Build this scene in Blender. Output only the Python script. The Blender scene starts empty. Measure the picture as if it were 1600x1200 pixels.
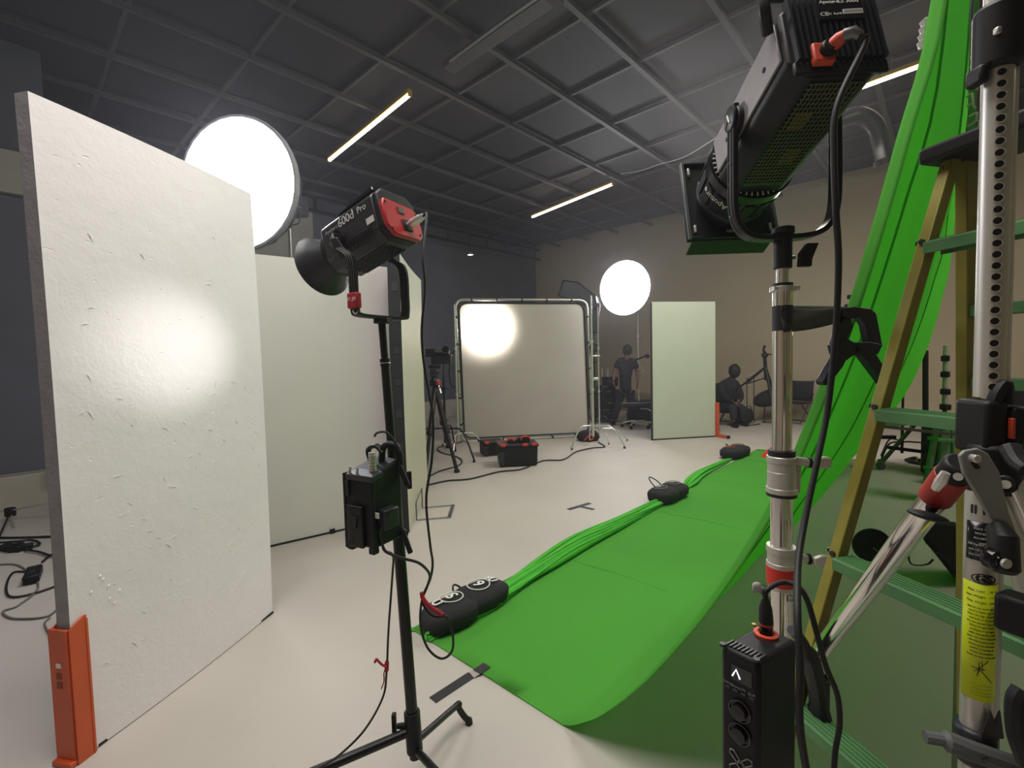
import bpy, math, random
from mathutils import Vector, Matrix, noise
random.seed(7)
V = Vector
R = math.radians
scene = bpy.context.scene
COL = scene.collection

# ------------------------------------------------------------------ camera
F_PX, CAM_H, TILT, ROLL = 735.0, 1.48, math.atan(38/735), R(1.4)
fwd = V((0, math.cos(TILT), -math.sin(TILT)))
r0 = V((1, 0, 0)); u0 = r0.cross(fwd)
c_r = math.cos(ROLL)*r0 - math.sin(ROLL)*u0
c_u = math.cos(ROLL)*u0 + math.sin(ROLL)*r0
cd = bpy.data.cameras.new('camera'); cam = bpy.data.objects.new('camera', cd); COL.objects.link(cam)
cd.sensor_fit = 'HORIZONTAL'; cd.sensor_width = 36; cd.lens = F_PX/1600*36
cd.clip_start = 0.02; cd.clip_end = 100
m = Matrix((c_r, c_u, -fwd)).transposed().to_4x4(); m.translation = (0, 0, CAM_H)
cam.matrix_world = m
scene.camera = cam

# ------------------------------------------------------------------ world, exposure, area lights
scene.view_settings.view_transform = 'Standard'
scene.view_settings.look = 'None'
scene.view_settings.exposure = 0.0
scene.view_settings.gamma = 1.0
scene.view_settings.use_curve_mapping = False
scene.cycles.max_bounces = 7; scene.cycles.diffuse_bounces = 4; scene.cycles.caustics_reflective = False; scene.cycles.caustics_refractive = False
wd = bpy.data.worlds.new('world'); scene.world = wd; wd.use_nodes = True
wd.node_tree.nodes['Background'].inputs[0].default_value = (0.02, 0.02, 0.025, 1)
wd.node_tree.nodes['Background'].inputs[1].default_value = 1.0

# thin haze fills the studio air
hv = wd.node_tree.nodes.new('ShaderNodeVolumeScatter'); hv.inputs['Color'].default_value = (.90, .90, 1, 1)
hv.inputs['Density'].default_value = .0062; hv.inputs['Anisotropy'].default_value = .6
wd.node_tree.links.new(hv.outputs[0], wd.node_tree.nodes['World Output'].inputs['Volume'])
DOME_E = 22.0
TUBE_E = 9.0
def area(name, loc, target, sx, sy, power, color):
    l = bpy.data.lights.new(name, 'AREA'); l.shape = 'RECTANGLE'; l.size = sx; l.size_y = sy
    l.energy = power; l.color = color
    o = bpy.data.objects.new(name, l); COL.objects.link(o); o.location = loc
    o.rotation_euler = (V(target)-V(loc)).to_track_quat('-Z', 'Y').to_euler()
    return o
def spot(name, loc, target, power, color, angle, blend=0.5, radius=0.05):
    l = bpy.data.lights.new(name, 'SPOT'); l.energy = power; l.color = color
    l.spot_size = R(angle); l.spot_blend = blend; l.shadow_soft_size = radius
    o = bpy.data.objects.new(name, l); COL.objects.link(o); o.location = loc
    o.rotation_euler = (V(target)-V(loc)).to_track_quat('-Z', 'Y').to_euler()
    return o
# warm fill lights added near the ceiling to brighten the room, without fixtures
area('ceiling_fill', (-0.5, 1.3, 4.7), (-0.3, 2.0, 0), 2.4, 2.4, 170, (1.0, 0.95, 0.90))
area('ceiling_fill_far', (3.0, 6.0, 4.75), (2.6, 6.2, 0), 3.0, 2.0, 175, (1.0, 0.94, 0.86))
area('ceiling_fill_right', (6.4, 2.4, 4.7), (7.4, 3.4, 0.5), 2.0, 2.0, 120, (1.0, 0.93, 0.82))

# ------------------------------------------------------------------ picture measurements to room points
O = V((0, 0, CAM_H))
def ray(px, py): return fwd + c_r*((px-800)/F_PX) + c_u*((600-py)/F_PX)
def W(px, py, Y): d = ray(px, py); return O + d*(Y/d.y)
def FL(px, py, z=0.0): d = ray(px, py); return O + d*((z-CAM_H)/d.z)
TH = R(43); DA = V((math.sin(TH), math.cos(TH), 0)); DB = V((-math.cos(TH), math.sin(TH), 0))
def AB(a, b, z=0.0): return DA*a + DB*b + V((0, 0, z))
def on_a(px, py, a): d = ray(px, py); return O + d*((a - O.dot(DA))/d.dot(DA))
def on_b(px, py, b): d = ray(px, py); return O + d*((b - O.dot(DB))/d.dot(DB))
ROOM = Matrix((DA, DB, V((0, 0, 1)))).transposed()      # room axes as a rotation

# ------------------------------------------------------------------ materials
def lin(h):
    if isinstance(h, str): h = tuple(int(h[i:i+2], 16) for i in (0, 2, 4))
    return tuple(((c/255)/12.92 if c/255 <= 0.04045 else ((c/255+0.055)/1.055)**2.4) for c in h)
MATS = {}
def mat(name, color, rough=0.5, metal=0.0, var=0.12, scale=9.0, bump=0.0, bscale=60.0, spec=0.5, emit=None, estr=0.0, trans=None, coat=0.0):
    if name in MATS: return MATS[name]
    m = bpy.data.materials.new(name); m.use_nodes = True
    nt = m.node_tree; N = nt.nodes; L = nt.links
    b = N['Principled BSDF']; out = N['Material Output']
    c = lin(color)
    tc = N.new('ShaderNodeTexCoord')
    ns = N.new('ShaderNodeTexNoise'); ns.inputs['Scale'].default_value = scale; ns.inputs['Detail'].default_value = 4
    L.new(tc.outputs['Object'], ns.inputs['Vector'])
    rp = N.new('ShaderNodeValToRGB')
    rp.color_ramp.elements[0].position = 0.3; rp.color_ramp.elements[1].position = 0.7
    rp.color_ramp.elements[0].color = tuple(x*(1-var) for x in c)+(1,)
    rp.color_ramp.elements[1].color = tuple(min(1, x*(1+var)) for x in c)+(1,)
    L.new(ns.outputs['Fac'], rp.inputs[0]); L.new(rp.outputs[0], b.inputs['Base Color'])
    b.inputs['Roughness'].default_value = rough; b.inputs['Metallic'].default_value = metal
    b.inputs['Specular IOR Level'].default_value = spec
    b.inputs['Coat Weight'].default_value = coat
    if bump:
        n2 = N.new('ShaderNodeTexNoise'); n2.inputs['Scale'].default_value = bscale; n2.inputs['Detail'].default_value = 3
        L.new(tc.outputs['Object'], n2.inputs['Vector'])
        bp = N.new('ShaderNodeBump'); bp.inputs['Strength'].default_value = bump; bp.inputs['Distance'].default_value = 0.01
        L.new(n2.outputs['Fac'], bp.inputs['Height']); L.new(bp.outputs[0], b.inputs['Normal'])
    if emit:
        b.inputs['Emission Color'].default_value = lin(emit)+(1,); b.inputs['Emission Strength'].default_value = estr
    if trans is not None:
        tr = N.new('ShaderNodeBsdfTranslucent'); L.new(rp.outputs[0], tr.inputs[0])
        mx = N.new('ShaderNodeMixShader'); mx.inputs[0].default_value = trans
        L.new(b.outputs[0], mx.inputs[1]); L.new(tr.outputs[0], mx.inputs[2]); L.new(mx.outputs[0], out.inputs[0])
    MATS[name] = m
    return m

# white painted cyclorama floor with scuffs and faint dirt
def floor_mat():
    m = mat('painted_floor', 'bab3ab', rough=0.55, var=0.05, scale=1.3, bump=0.06, bscale=18)
    nt = m.node_tree; N = nt.nodes; L = nt.links; b = N['Principled BSDF']
    base = b.inputs['Base Color'].links[0].from_socket
    tc = N['Texture Coordinate'] if 'Texture Coordinate' in N else N.new('ShaderNodeTexCoord')
    n = N.new('ShaderNodeTexNoise'); n.inputs['Scale'].default_value = 6; n.inputs['Detail'].default_value = 9; n.inputs['Roughness'].default_value = 0.75
    L.new(tc.outputs['Object'], n.inputs['Vector'])
    r = N.new('ShaderNodeValToRGB'); r.color_ramp.elements[0].position = 0.60; r.color_ramp.elements[1].position = 0.78
    r.color_ramp.elements[0].color = (1, 1, 1, 1); r.color_ramp.elements[1].color = (0.72, 0.70, 0.68, 1)
    L.new(n.outputs['Fac'], r.inputs[0])
    mx = N.new('ShaderNodeMixRGB'); mx.blend_type = 'MULTIPLY'; mx.inputs[0].default_value = 0.5
    L.new(base, mx.inputs[1]); L.new(r.outputs[0], mx.inputs[2]); L.new(mx.outputs[0], b.inputs['Base Color'])
    return m
M_FLOOR = floor_mat()

# painted foam with dents and scratches
def foam_mat(name, color, dent):
    m = mat(name, color, rough=0.42, var=0.03, scale=2.0, spec=0.6)
    nt = m.node_tree; N = nt.nodes; L = nt.links; b = N['Principled BSDF']
    tc = N.new('ShaderNodeTexCoord')
    n1 = N.new('ShaderNodeTexNoise'); n1.inputs['Scale'].default_value = 14; n1.inputs['Detail'].default_value = 5
    mp = N.new('ShaderNodeMapping'); mp.inputs['Scale'].default_value = (1, 1, 2.6); mp.inputs['Rotation'].default_value = (0.3, 0.7, 0.2)
    L.new(tc.outputs['Object'], mp.inputs[0]); L.new(tc.outputs['Object'], n1.inputs['Vector'])
    v = N.new('ShaderNodeTexVoronoi'); v.inputs['Scale'].default_value = 10; v.inputs['Randomness'].default_value = 1
    n3 = N.new('ShaderNodeTexNoise'); n3.inputs['Scale'].default_value = 9; n3.inputs['Detail'].default_value = 3
    va = N.new('ShaderNodeVectorMath'); va.operation = 'MULTIPLY_ADD'; va.inputs[1].default_value = (.16, .16, .16)
    L.new(tc.outputs['Object'], n3.inputs['Vector']); L.new(n3.outputs['Color'], va.inputs[0]); L.new(mp.outputs[0], va.inputs[2])
    L.new(va.outputs[0], v.inputs['Vector'])
    r = N.new('ShaderNodeValToRGB'); r.color_ramp.elements[0].position = 0.02; r.color_ramp.elements[1].position = 0.10; r.color_ramp.elements[0].color = (.62, .62, .62, 1)
    L.new(v.outputs['Distance'], r.inputs[0])
    n2 = N.new('ShaderNodeTexNoise'); n2.inputs['Scale'].default_value = 70; n2.inputs['Detail'].default_value = 6
    L.new(tc.outputs['Object'], n2.inputs['Vector'])
    ad = N.new('ShaderNodeMath'); ad.operation = 'MULTIPLY_ADD'; ad.inputs[1].default_value = 0.42
    L.new(n1.outputs['Fac'], ad.inputs[0]); L.new(r.outputs[0], ad.inputs[2])
    ad2 = N.new('ShaderNodeMath'); ad2.operation = 'MULTIPLY_ADD'; ad2.inputs[1].default_value = 0.16
    L.new(n2.outputs['Fac'], ad2.inputs[0]); L.new(ad.outputs[0], ad2.inputs[2])
    bp = N.new('ShaderNodeBump'); bp.inputs['Strength'].default_value = dent; bp.inputs['Distance'].default_value = 0.012
    L.new(ad2.outputs[0], bp.inputs['Height']); L.new(bp.outputs[0], b.inputs['Normal'])
    return m
M_FOAM = foam_mat('white_painted_foam', 'ebe2e8', 0.42)
M_FOAM2 = foam_mat('pale_painted_foam', 'dbd5d2', 0.08)
M_CREAM = foam_mat('cream_painted_foam', 'c9c5b0', 0.06)
M_GREENISH = foam_mat('grey_green_painted_foam', 'c4c8ba', 0.05)
M_FOAMEDGE = mat('foam_edge', '8d8a90', rough=0.8, var=0.1, scale=20, bump=0.2)
M_BLACKPAINT = mat('black_board_back', '1b1c1f', rough=0.7, var=0.15)
M_WALL = mat('cyc_wall', 'b0a38b', rough=0.8, var=0.05, scale=0.7, bump=0.05)
M_DARKWALL = mat('dark_drape_wall', '606270', rough=0.9, var=0.08, scale=2.0)
M_PALE = mat('pale_plinth', 'a9a59d', rough=0.7, var=0.06, scale=3)
M_CEIL = mat('ceiling_panel_black', '1b1818', rough=0.7, var=0.12, scale=4, bump=0.05)
M_BAR = mat('ceiling_bar_grey', '454142', rough=0.6, var=0.1)
M_TUBE = mat('tube_lit', 'ffffff', emit='fff1d8', estr=TUBE_E)
M_YEL = mat('tube_housing', 'b8952e', rough=0.5)
M_BLACK = mat('black_plastic', '161618', rough=0.5, var=0.15, scale=30, spec=0.3)
M_BLACKM = mat('black_metal', '1c1b1b', rough=0.35, metal=0.3, var=0.15, scale=25)
M_BLACKG = mat('gloss_black', '101113', rough=0.18, var=0.1)
M_RUBBER = mat('cable_rubber', '121212', rough=0.55, var=0.15, scale=40)
M_DGREY = mat('dark_grey_metal', '35363a', rough=0.4, metal=0.4, var=0.12, scale=25)
M_GREY = mat('grey_metal', '6d6e70', rough=0.35, metal=0.7, var=0.1, scale=18)
M_SIDE = mat('brushed_grey_side', '8a8484', rough=0.4, metal=0.4, var=0.08, scale=30)
M_CHROME = mat('chrome', 'd6d4d0', rough=0.26, metal=0.6, var=0.04)
M_POL = mat('polished_chrome', 'e4e0dc', rough=0.13, metal=1.0, var=0.03)
M_ALU = mat('aluminium', 'cbc7c0', rough=0.4, metal=0.65, var=0.05)
M_RED = mat('red_panel', 'b3242b', rough=0.4, var=0.06)
M_REDF = mat('red_strap', 'a8182a', rough=0.7, var=0.15, scale=60)
M_REDT = mat('red_tape', 'cf2f22', rough=0.5, var=0.05)
M_ORANGE = mat('orange_steel', 'c2512a', rough=0.45, var=0.08, scale=6)
M_ORANGE2 = mat('orange_plastic', 'c7462c', rough=0.5)
M_GREEN = mat('chroma_green', '7ad35c', rough=0.75, var=0.04, scale=1.2, bump=0.18, bscale=4, spec=0.15, trans=0.62)
M_GREENR = mat('chroma_green_roll', '4fae3a', rough=0.75, var=0.08, scale=14, spec=0.15, bump=0.3, bscale=22)
M_TAPE = mat('black_tape', '232224', rough=0.6, var=0.15, scale=40)
M_STRAPT = mat('gaffer_strap', '2b2f2e', rough=0.55, var=0.15, scale=25)
M_BAG = mat('sandbag_canvas', '1e1e20', rough=0.9, var=0.25, scale=60, bump=0.4, bscale=160)
M_WHITE = mat('white_print', 'd8d8d4', rough=0.7, var=0.05)
M_GREYP = mat('grey_print', '8e8e8e', rough=0.7, var=0.05)
M_NAVY = mat('navy_nylon', '10141f', rough=0.4, var=0.15)
M_LADY = mat('ladder_fibreglass', '857d28', rough=0.55, var=0.12, scale=18, bump=0.05)
M_LADG = mat('ladder_step_green', '5b8a58', rough=0.5, metal=0.3, var=0.1, scale=14)
M_STICK = mat('yellow_sticker', 'd9e812', rough=0.5, var=0.02)
M_INK = mat('black_ink', '1a1a14', rough=0.6)
M_LCD = mat('screen_grey', '343638', rough=0.25)
M_BLOND = mat('mesh_grille', '2c2d22', rough=0.5, var=0.3, scale=50)
M_DIFF = mat('diffusion_cloth', 'd3cbc0', rough=0.45, var=0.03, scale=2, trans=0.45, spec=0.5)
M_TSHIRT = mat('black_cotton', '1c1b24', rough=0.9, var=0.15, scale=25)
M_DENIM = mat('dark_trousers', '23222b', rough=0.9, var=0.15, scale=30)
M_SKIN = mat('skin', '6e5046', rough=0.6, var=0.05)
M_HAIR = mat('dark_hair', '15120f', rough=0.7, var=0.2, scale=60)
M_LIGHT = mat('dome_fabric_lit', 'ffffff', emit='f6f7ff', estr=DOME_E)
M_RIMF = mat('dome_rim_fabric', '8f8d92', rough=0.7)
M_SPOTL = mat('lit_lens', 'ffffff', emit='fff4ea', estr=30)
M_LCDW = mat('screen_mark_lit', 'ffffff', emit='ffffff', estr=0.9)

# ------------------------------------------------------------------ mesh building
WM = {}
XF = [None]
def rotz(a): return Matrix.Rotation(a, 3, 'Z')
def frame_from(fw, up=V((0, 0, 1))):
    y = fw.normalized(); x = y.cross(up).normalized(); z = x.cross(y)
    return Matrix((x, y, z)).transposed()
class MB:
    def __init__(s): s.v = []; s.f = []; s.m = []
    def add(s, vs, fs, mi=0):
        n = len(s.v); s.v += [V(p) for p in vs]; s.f += [tuple(i+n for i in f) for f in fs]; s.m += [mi]*len(fs); return s
    def box(s, c, size, rot=None, mi=0, taper=1.0):
        x, y, z = (d/2 for d in size); c = V(c); rot = rot or Matrix.Identity(3)
        ps = []
        for k in (-z, z):
            t = taper if k > 0 else 1
            ps += [V((-x*t, -y*t, k)), V((x*t, -y*t, k)), V((x*t, y*t, k)), V((-x*t, y*t, k))]
        return s.add([c+rot@p for p in ps], [(3, 2, 1, 0), (4, 5, 6, 7), (0, 1, 5, 4), (1, 2, 6, 5), (2, 3, 7, 6), (3, 0, 4, 7)], mi)
    def bar(s, p0, p1, w, h, up=V((0, 0, 1)), mi=0):
        p0 = V(p0); p1 = V(p1); d = p1-p0
        if abs(d.normalized().dot(up)) > .98: up = V((0, 1, 0))
        return s.box((p0+p1)/2, (w, d.length, h), frame_from(d, up), mi)
    def cyl(s, p0, p1, ra, rb=None, n=14, mi=0, cap=True):
        return s.tube([V(p0), V(p1)], [ra, ra if rb is None else rb], n, mi=mi, cap=cap)
    def tube(s, pts, r, n=8, closed=False, mi=0, cap=True, flat=1.0):
        pts = [V(p) for p in pts]; N = len(pts)
        rs = r if isinstance(r, (list, tuple)) else [r]*N
        def tan(i):
            if closed: return (pts[(i+1) % N]-pts[i-1]).normalized()
            return (pts[min(N-1, i+1)]-pts[max(0, i-1)]).normalized()
        t = tan(0); up = V((0, 0, 1)) if abs(t.z) < .9 else V((1, 0, 0))
        x = t.cross(up).normalized(); vs = []
        for i in range(N):
            t = tan(i); x = (x - t*x.dot(t)).normalized(); y = t.cross(x)
            for k in range(n):
                a = 2*math.pi*k/n
                vs.append(pts[i]+x*math.cos(a)*rs[i]+y*math.sin(a)*rs[i]*flat)
        fs = []
        for i in range(N if closed else N-1):
            j = (i+1) % N
            for k in range(n):
                l = (k+1) % n; fs.append((i*n+k, i*n+l, j*n+l, j*n+k))
        if cap and not closed:
            fs.append(tuple(range(n-1, -1, -1))); fs.append(tuple((N-1)*n+k for k in range(n)))
        return s.add(vs, fs, mi)
    def lathe(s, prof, rot=None, c=(0, 0, 0), n=24, mi=0, ang=2*math.pi):
        # prof: (radius, height along local z)
        rot = rot or Matrix.Identity(3); c = V(c); vs = []; full = abs(ang-2*math.pi) < 1e-6
        cols = n if full else n+1
        for (r, z) in prof:
            for k in range(cols):
                a = ang*k/n; vs.append(c+rot@V((r*math.cos(a), r*math.sin(a), z)))
        fs = []
        for i in range(len(prof)-1):
            for k in range(n):
                l = (k+1) % cols; fs.append((i*cols+k, i*cols+l, (i+1)*cols+l, (i+1)*cols+k))
        return s.add(vs, fs, mi)
    def prism(s, poly, h, M=None, mi=0):
        M = M or Matrix.Identity(4); n = len(poly)
        vs = [M@V((x, y, 0)) for x, y in poly]+[M@V((x, y, h)) for x, y in poly]
        fs = [tuple(range(n-1, -1, -1)), tuple(range(n, 2*n))]+[(i, (i+1) % n, n+(i+1) % n, n+i) for i in range(n)]
        return s.add(vs, fs, mi)
    def ell(s, c, rad, n=14, k=8, rot=None, mi=0, fn=None):
        rot = rot or Matrix.Identity(3); c = V(c); vs = []
        for i in range(k+1):
            p = math.pi*i/k
            for j in range(n):
                a = 2*math.pi*j/n; q = V((math.sin(p)*math.cos(a)*rad[0], math.sin(p)*math.sin(a)*rad[1], math.cos(p)*rad[2]))
                if fn: q = fn(q)
                vs.append(c+rot@q)
        fs = [(i*n+j, (i+1)*n+j, (i+1)*n+(j+1) % n, i*n+(j+1) % n) for i in range(k) for j in range(n)]
        return s.add(vs, fs, mi)
    def grid(s, rows, mi=0):
        h = len(rows); w = len(rows[0])
        return s.add([p for r in rows for p in r], [(i*w+j, i*w+j+1, (i+1)*w+j+1, (i+1)*w+j) for i in range(h-1) for j in range(w-1)], mi)
    def build(s, name, mats, parent=None, bevel=0.0, ang=35, local=False, seg=2, sub=0, thick=0.0):
        mats = mats if isinstance(mats, (list, tuple)) else [mats]
        vs = s.v
        if XF[0]: vs = [XF[0](p) for p in vs]
        if parent is not None:
            if not local:
                inv = WM[parent.name].inverted(); vs = [inv@p for p in vs]
            org = None
        else:
            lo = V((min(p.x for p in vs), min(p.y for p in vs), min(p.z for p in vs))); hi = V((max(p.x for p in vs), max(p.y for p in vs), max(p.z for p in vs)))
            org = V(((lo.x+hi.x)/2, (lo.y+hi.y)/2, lo.z)); vs = [p-org for p in vs]
        me = bpy.data.meshes.new(name); me.from_pydata([tuple(p) for p in vs], [], s.f); 
        for mm in mats: me.materials.append(mm)
        me.polygons.foreach_set('material_index', s.m); me.polygons.foreach_set('use_smooth', [True]*len(s.f))
        me.update(); me.set_sharp_from_angle(angle=R(ang))
        o = bpy.data.objects.new(name, me); COL.objects.link(o)
        if parent is not None: o.parent = parent; WM[o.name] = WM[parent.name]
        else: o.location = org; WM[o.name] = Matrix.Translation(org)
        if thick:
            q = o.modifiers.new('thick', 'SOLIDIFY'); q.thickness = thick; q.offset = 0
        if bevel:
            q = o.modifiers.new('bevel', 'BEVEL'); q.width = bevel; q.segments = seg; q.limit_method = 'ANGLE'; q.angle_limit = R(40)
        if sub:
            q = o.modifiers.new('sub', 'SUBSURF'); q.levels = sub; q.render_levels = sub
        return o
def tag(o, label=None, cat=None, group=None, kind=None):
    if label: o['label'] = label
    if cat: o['category'] = cat
    if group: o['group'] = group
    if kind: o['kind'] = kind
    return o
def thing(name, label, cat, loc, rot=None, group=None):
    o = bpy.data.objects.new(name, None); o.empty_display_size = 0.05; COL.objects.link(o)
    mw = (rot or Matrix.Identity(3)).to_4x4(); mw.translation = V(loc)
    o.matrix_world = mw; WM[o.name] = mw
    return tag(o, label, cat, group)
def spline(pts, n=8):
    pts = [V(p) for p in pts]; P = [pts[0]*2-pts[1]]+pts+[pts[-1]*2-pts[-2]]; out = []
    for i in range(1, len(P)-2):
        for k in range(n):
            t = k/n; a, b, c, d = P[i-1], P[i], P[i+1], P[i+2]
            out.append(0.5*((2*b)+(c-a)*t+(2*a-5*b+4*c-d)*t*t+(3*b-a-3*c+d)*t**3))
    out.append(pts[-1]); return out
def cable(name, pts, r, label=None, parent=None, mt=None, cat='cable', n=8, group=None, k=8):
    b = MB().tube(spline(pts, k), r, n); o = b.build(name, mt or M_RUBBER, parent, ang=80)
    if parent is None: tag(o, label, cat, group)
    return o
def text(body, size, M4, mt, name, parent, local=False, depth=0.0006, align='CENTER', bend=0.0, space=1.0, bold=0.0):
    cu = bpy.data.curves.new('t', 'FONT'); cu.body = body; cu.size = size; cu.align_x = align; cu.align_y = 'CENTER'
    cu.extrude = depth; cu.resolution_u = 3; cu.space_character = space; cu.offset = bold
    o = bpy.data.objects.new('t', cu); COL.objects.link(o)
    dg = bpy.context.evaluated_depsgraph_get(); dg.update()
    me = bpy.data.meshes.new_from_object(o.evaluated_get(dg))
    bpy.data.objects.remove(o); bpy.data.curves.remove(cu)
    inv = Matrix.Identity(4) if local else WM[parent.name].inverted()
    for v in me.vertices:
        p = v.co.copy()
        if bend:
            a = p.x/bend; p = V((math.sin(a)*(bend+p.z), p.y, math.cos(a)*(bend+p.z)-bend))
        v.co = inv@(XF[0](M4@p) if XF[0] else M4@p)
    me.name = name; me.materials.clear(); me.materials.append(mt)
    q = bpy.data.objects.new(name, me); COL.objects.link(q); q.parent = parent; WM[q.name] = WM[parent.name]
    return q
def face_m(c, right, up):
    r_ = V(right).normalized(); u_ = V(up); u_ = (u_-r_*u_.dot(r_)).normalized(); n_ = r_.cross(u_)
    M4 = Matrix((r_, u_, n_)).transposed().to_4x4(); M4.translation = V(c); return M4
def struct(o, kind='structure'): o['kind'] = kind; return o

# ================================================================== THE ROOM
A0, A1, B0, B1, HC = -4.5, 12.0, -6.0, 10.0, 5.16
def room_box(name, mt, a0, a1, b0, b1, z0, z1, parent=None, bevel=0):
    b = MB().box(AB((a0+a1)/2, (b0+b1)/2, (z0+z1)/2), (a1-a0, b1-b0, z1-z0), ROOM)
    return b.build(name, mt, parent, bevel=bevel)
struct(room_box('floor', M_FLOOR, A0, A1, B0, B1, -0.1, 0))
wf = struct(room_box('wall_far', M_WALL, A1, A1+.15, B0, B1, 0, HC))
cv = MB(); rows = []
for k in range(9):
    t = math.pi/2*k/8; rr = 0.5
    rows.append([AB(A1-rr+rr*math.sin(t)-.002, b, rr-rr*math.cos(t)+.002) for b in (B0, B1-.35)])
cv.grid(rows); struct(cv.build('trim_cove', M_WALL, None, ang=80, thick=.004))
wl = struct(room_box('wall_left', M_DARKWALL, A0, A1, B1, B1+.15, 0, HC))
struct(room_box('wall_right', M_WALL, A0, A1, B0-.15, B0, 0, HC))
struct(room_box('wall_near', M_WALL, A0-.15, A0, B0, B1, 0, HC))
struct(room_box('baseboard_left', M_PALE, A0, A1, B1-.32, B1, 0, .46, bevel=.01))
BJ = 7.6; aj = on_b(86, 400, BJ).dot(DA)
struct(room_box('wall_jog', M_DARKWALL, A0, aj, BJ, BJ+.12, 0, HC))
struct(room_box('baseboard_jog', M_PALE, A0, on_b(74, 700, BJ-.2).dot(DA), BJ-.25, BJ, 0, on_b(40, 742, BJ-.25).z, bevel=.01))
struct(room_box('trim_1', M_PALE, A0, aj-.02, BJ-.08, BJ, on_b(28, 306, BJ).z, on_b(28, 241, BJ).z))
# pale pilasters on the left wall
pa = on_b(413, 400, 9.7).dot(DA); pb = on_b(475, 400, 9.7).dot(DA); pc = on_b(491, 400, 9.7).dot(DA)
struct(room_box('trim_2', M_PALE, pa-.8, pb, B1-.34, B1, .46, 4.95))
struct(room_box('trim_3', M_PALE, pb, pc, B1-.30, B1, .46, 4.62))
# ceiling
ce = struct(room_box('ceiling', M_CEIL, A0, A1, B0, B1, HC, HC+.1))
avals = [3.2-1.1*7+1.1*k for k in range(16)]; bvals = [1.8-1.03*7+1.03*k for k in range(15)]
avals = [a for a in avals if A0 < a < A1]; bvals = [b for b in bvals if B0 < b < B1]
for a in avals:
    room_box('ceiling_bar', M_BAR, a-.018, a+.018, B0, B1, 5.02, 5.06, ce)
for b in bvals:
    room_box('ceiling_bar', M_BAR, A0, A1, b-.03, b+.03, 4.97, 5.02, ce)
pm = None
for i in range(len(avals)-1):
    for j in range(len(bvals)-1):
        a, b = avals[i], bvals[j]
        if a < -1 or b < -3.5: continue
        c = AB(a+.55, b+.515, 5.075)
        if pm is None:
            o = MB().box(V((0, 0, 0)), (1.05, .98, .02), ROOM).build('ceiling_panel', M_CEIL, ce); pm = o.data
            pm.transform(Matrix.Translation(WM[ce.name].translation))
        else:
            o = bpy.data.objects.new('ceiling_panel', pm); COL.objects.link(o); o.parent = ce
        o.location = c - WM[ce.name].translation + V((0, 0, random.uniform(0, .03)))
        o.rotation_euler = (random.uniform(-.012, .012), random.uniform(-.012, .012), 0)
# exposed steel rail under the ceiling along the left wall
rt = thing('curtain_rail', 'dark steel rail with short uprights high along the dark left wall', 'rail', AB(3.5, 9.6, 4.6))
MB().bar(AB(3.5, 9.6, 4.62), AB(11.7, 9.6, 4.62), .09, .06).build('rail', M_BLACKM, rt); MB().bar(AB(3.5, 9.6, 4.90), AB(11.7, 9.6, 4.90), .09, .05).build('rail', M_BLACKM, rt)
for k in range(12): MB().bar(AB(3.8+k*.7, 9.6, 4.63), AB(3.8+k*.7, 9.6, 4.90), .05, .05).build('upright', M_BLACKM, rt)
# dark ventilation duct above the right hand wall
dt = thing('air_duct', 'black bent air duct under the ceiling behind the big lamp', 'duct', W(1345, 230, 5.5))
MB().tube(spline([W(1306, 190, 5.4), W(1340, 180, 5.4), W(1368, 196, 5.35), W(1378, 225, 5.35), W(1384, 252, 5.3)], 6), .09, 12).build('duct_pipe', M_BLACKM, dt)
MB().cyl(W(1383, 248, 5.3), W(1385, 257, 5.3), .11, n=14).build('collar', M_BLACKM, dt)

# ------------------------------------------------------------------ ceiling tubes
def tube_light(p0, p1, label, lit=True):
    p0 = V(p0); p1 = V(p1); t = thing('tube_light', label, 'ceiling light', (p0+p1)/2, group='ceiling tube lights')
    d = (p1-p0).normalized()
    MB().bar(p0+V((0, 0, .045)), p1+V((0, 0, .045)), .05, .05).build('housing', M_YEL if lit else M_DGREY, t, bevel=.006)
    MB().tube([p0, p1], .026, 12, flat=.8).build('diffuser', M_TUBE if lit else M_GREY, t)
    for p, s in ((p0, -1), (p1, 1)): MB().bar(p+d*s*.012+V((0, 0, .02)), p+d*s*.002+V((0, 0, .02)), .058, .09).build('end_cap', M_YEL if lit else M_DGREY, t)
    for q in (.2, .8): p = p0.lerp(p1, q); MB().cyl(p+V((0, 0, .06)), V((p.x, p.y, 5.03)), .004, n=6).build('hanger', M_GREY, t)
    return t
tube_light(FL(515, 250, 4.80), FL(640, 148, 4.80), 'lit ceiling tube above the large glowing softbox')
tube_light(FL(832, 339, 4.80), FL(957, 288, 4.80), 'lit ceiling tube over the large diffusion frame')
tube_light(FL(1318, 147, 4.80), AB(7.35, -1.35, 4.80), 'lit ceiling tube partly hidden behind the green backdrop')
tk = thing('cable_channel', 'dark grey cable trunking under the ceiling in line with the nearest lit tube', 'trunking', AB(3.7, 2.7, 4.86))
MB().box(AB(3.7, 2.0, 4.90), (.17, 1.5, .08), ROOM).build('trunk_section', M_BAR, tk, bevel=.008); MB().box(AB(3.7, 3.6, 4.90), (.17, 1.5, .08), ROOM).build('trunk_section', M_BAR, tk, bevel=.008)
MB().box(AB(3.7, 2.8, 4.90), (.20, .10, .10), ROOM).build('joint_cover', M_BLACKM, tk); MB().tube(spline([AB(3.60, 1.3, 4.86), AB(3.59, 2.2, 4.85), AB(3.58, 3.2, 4.86), AB(3.60, 4.2, 4.86)], 5), .012, 6).build('trunk_cable', M_GREYP, tk)
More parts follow.
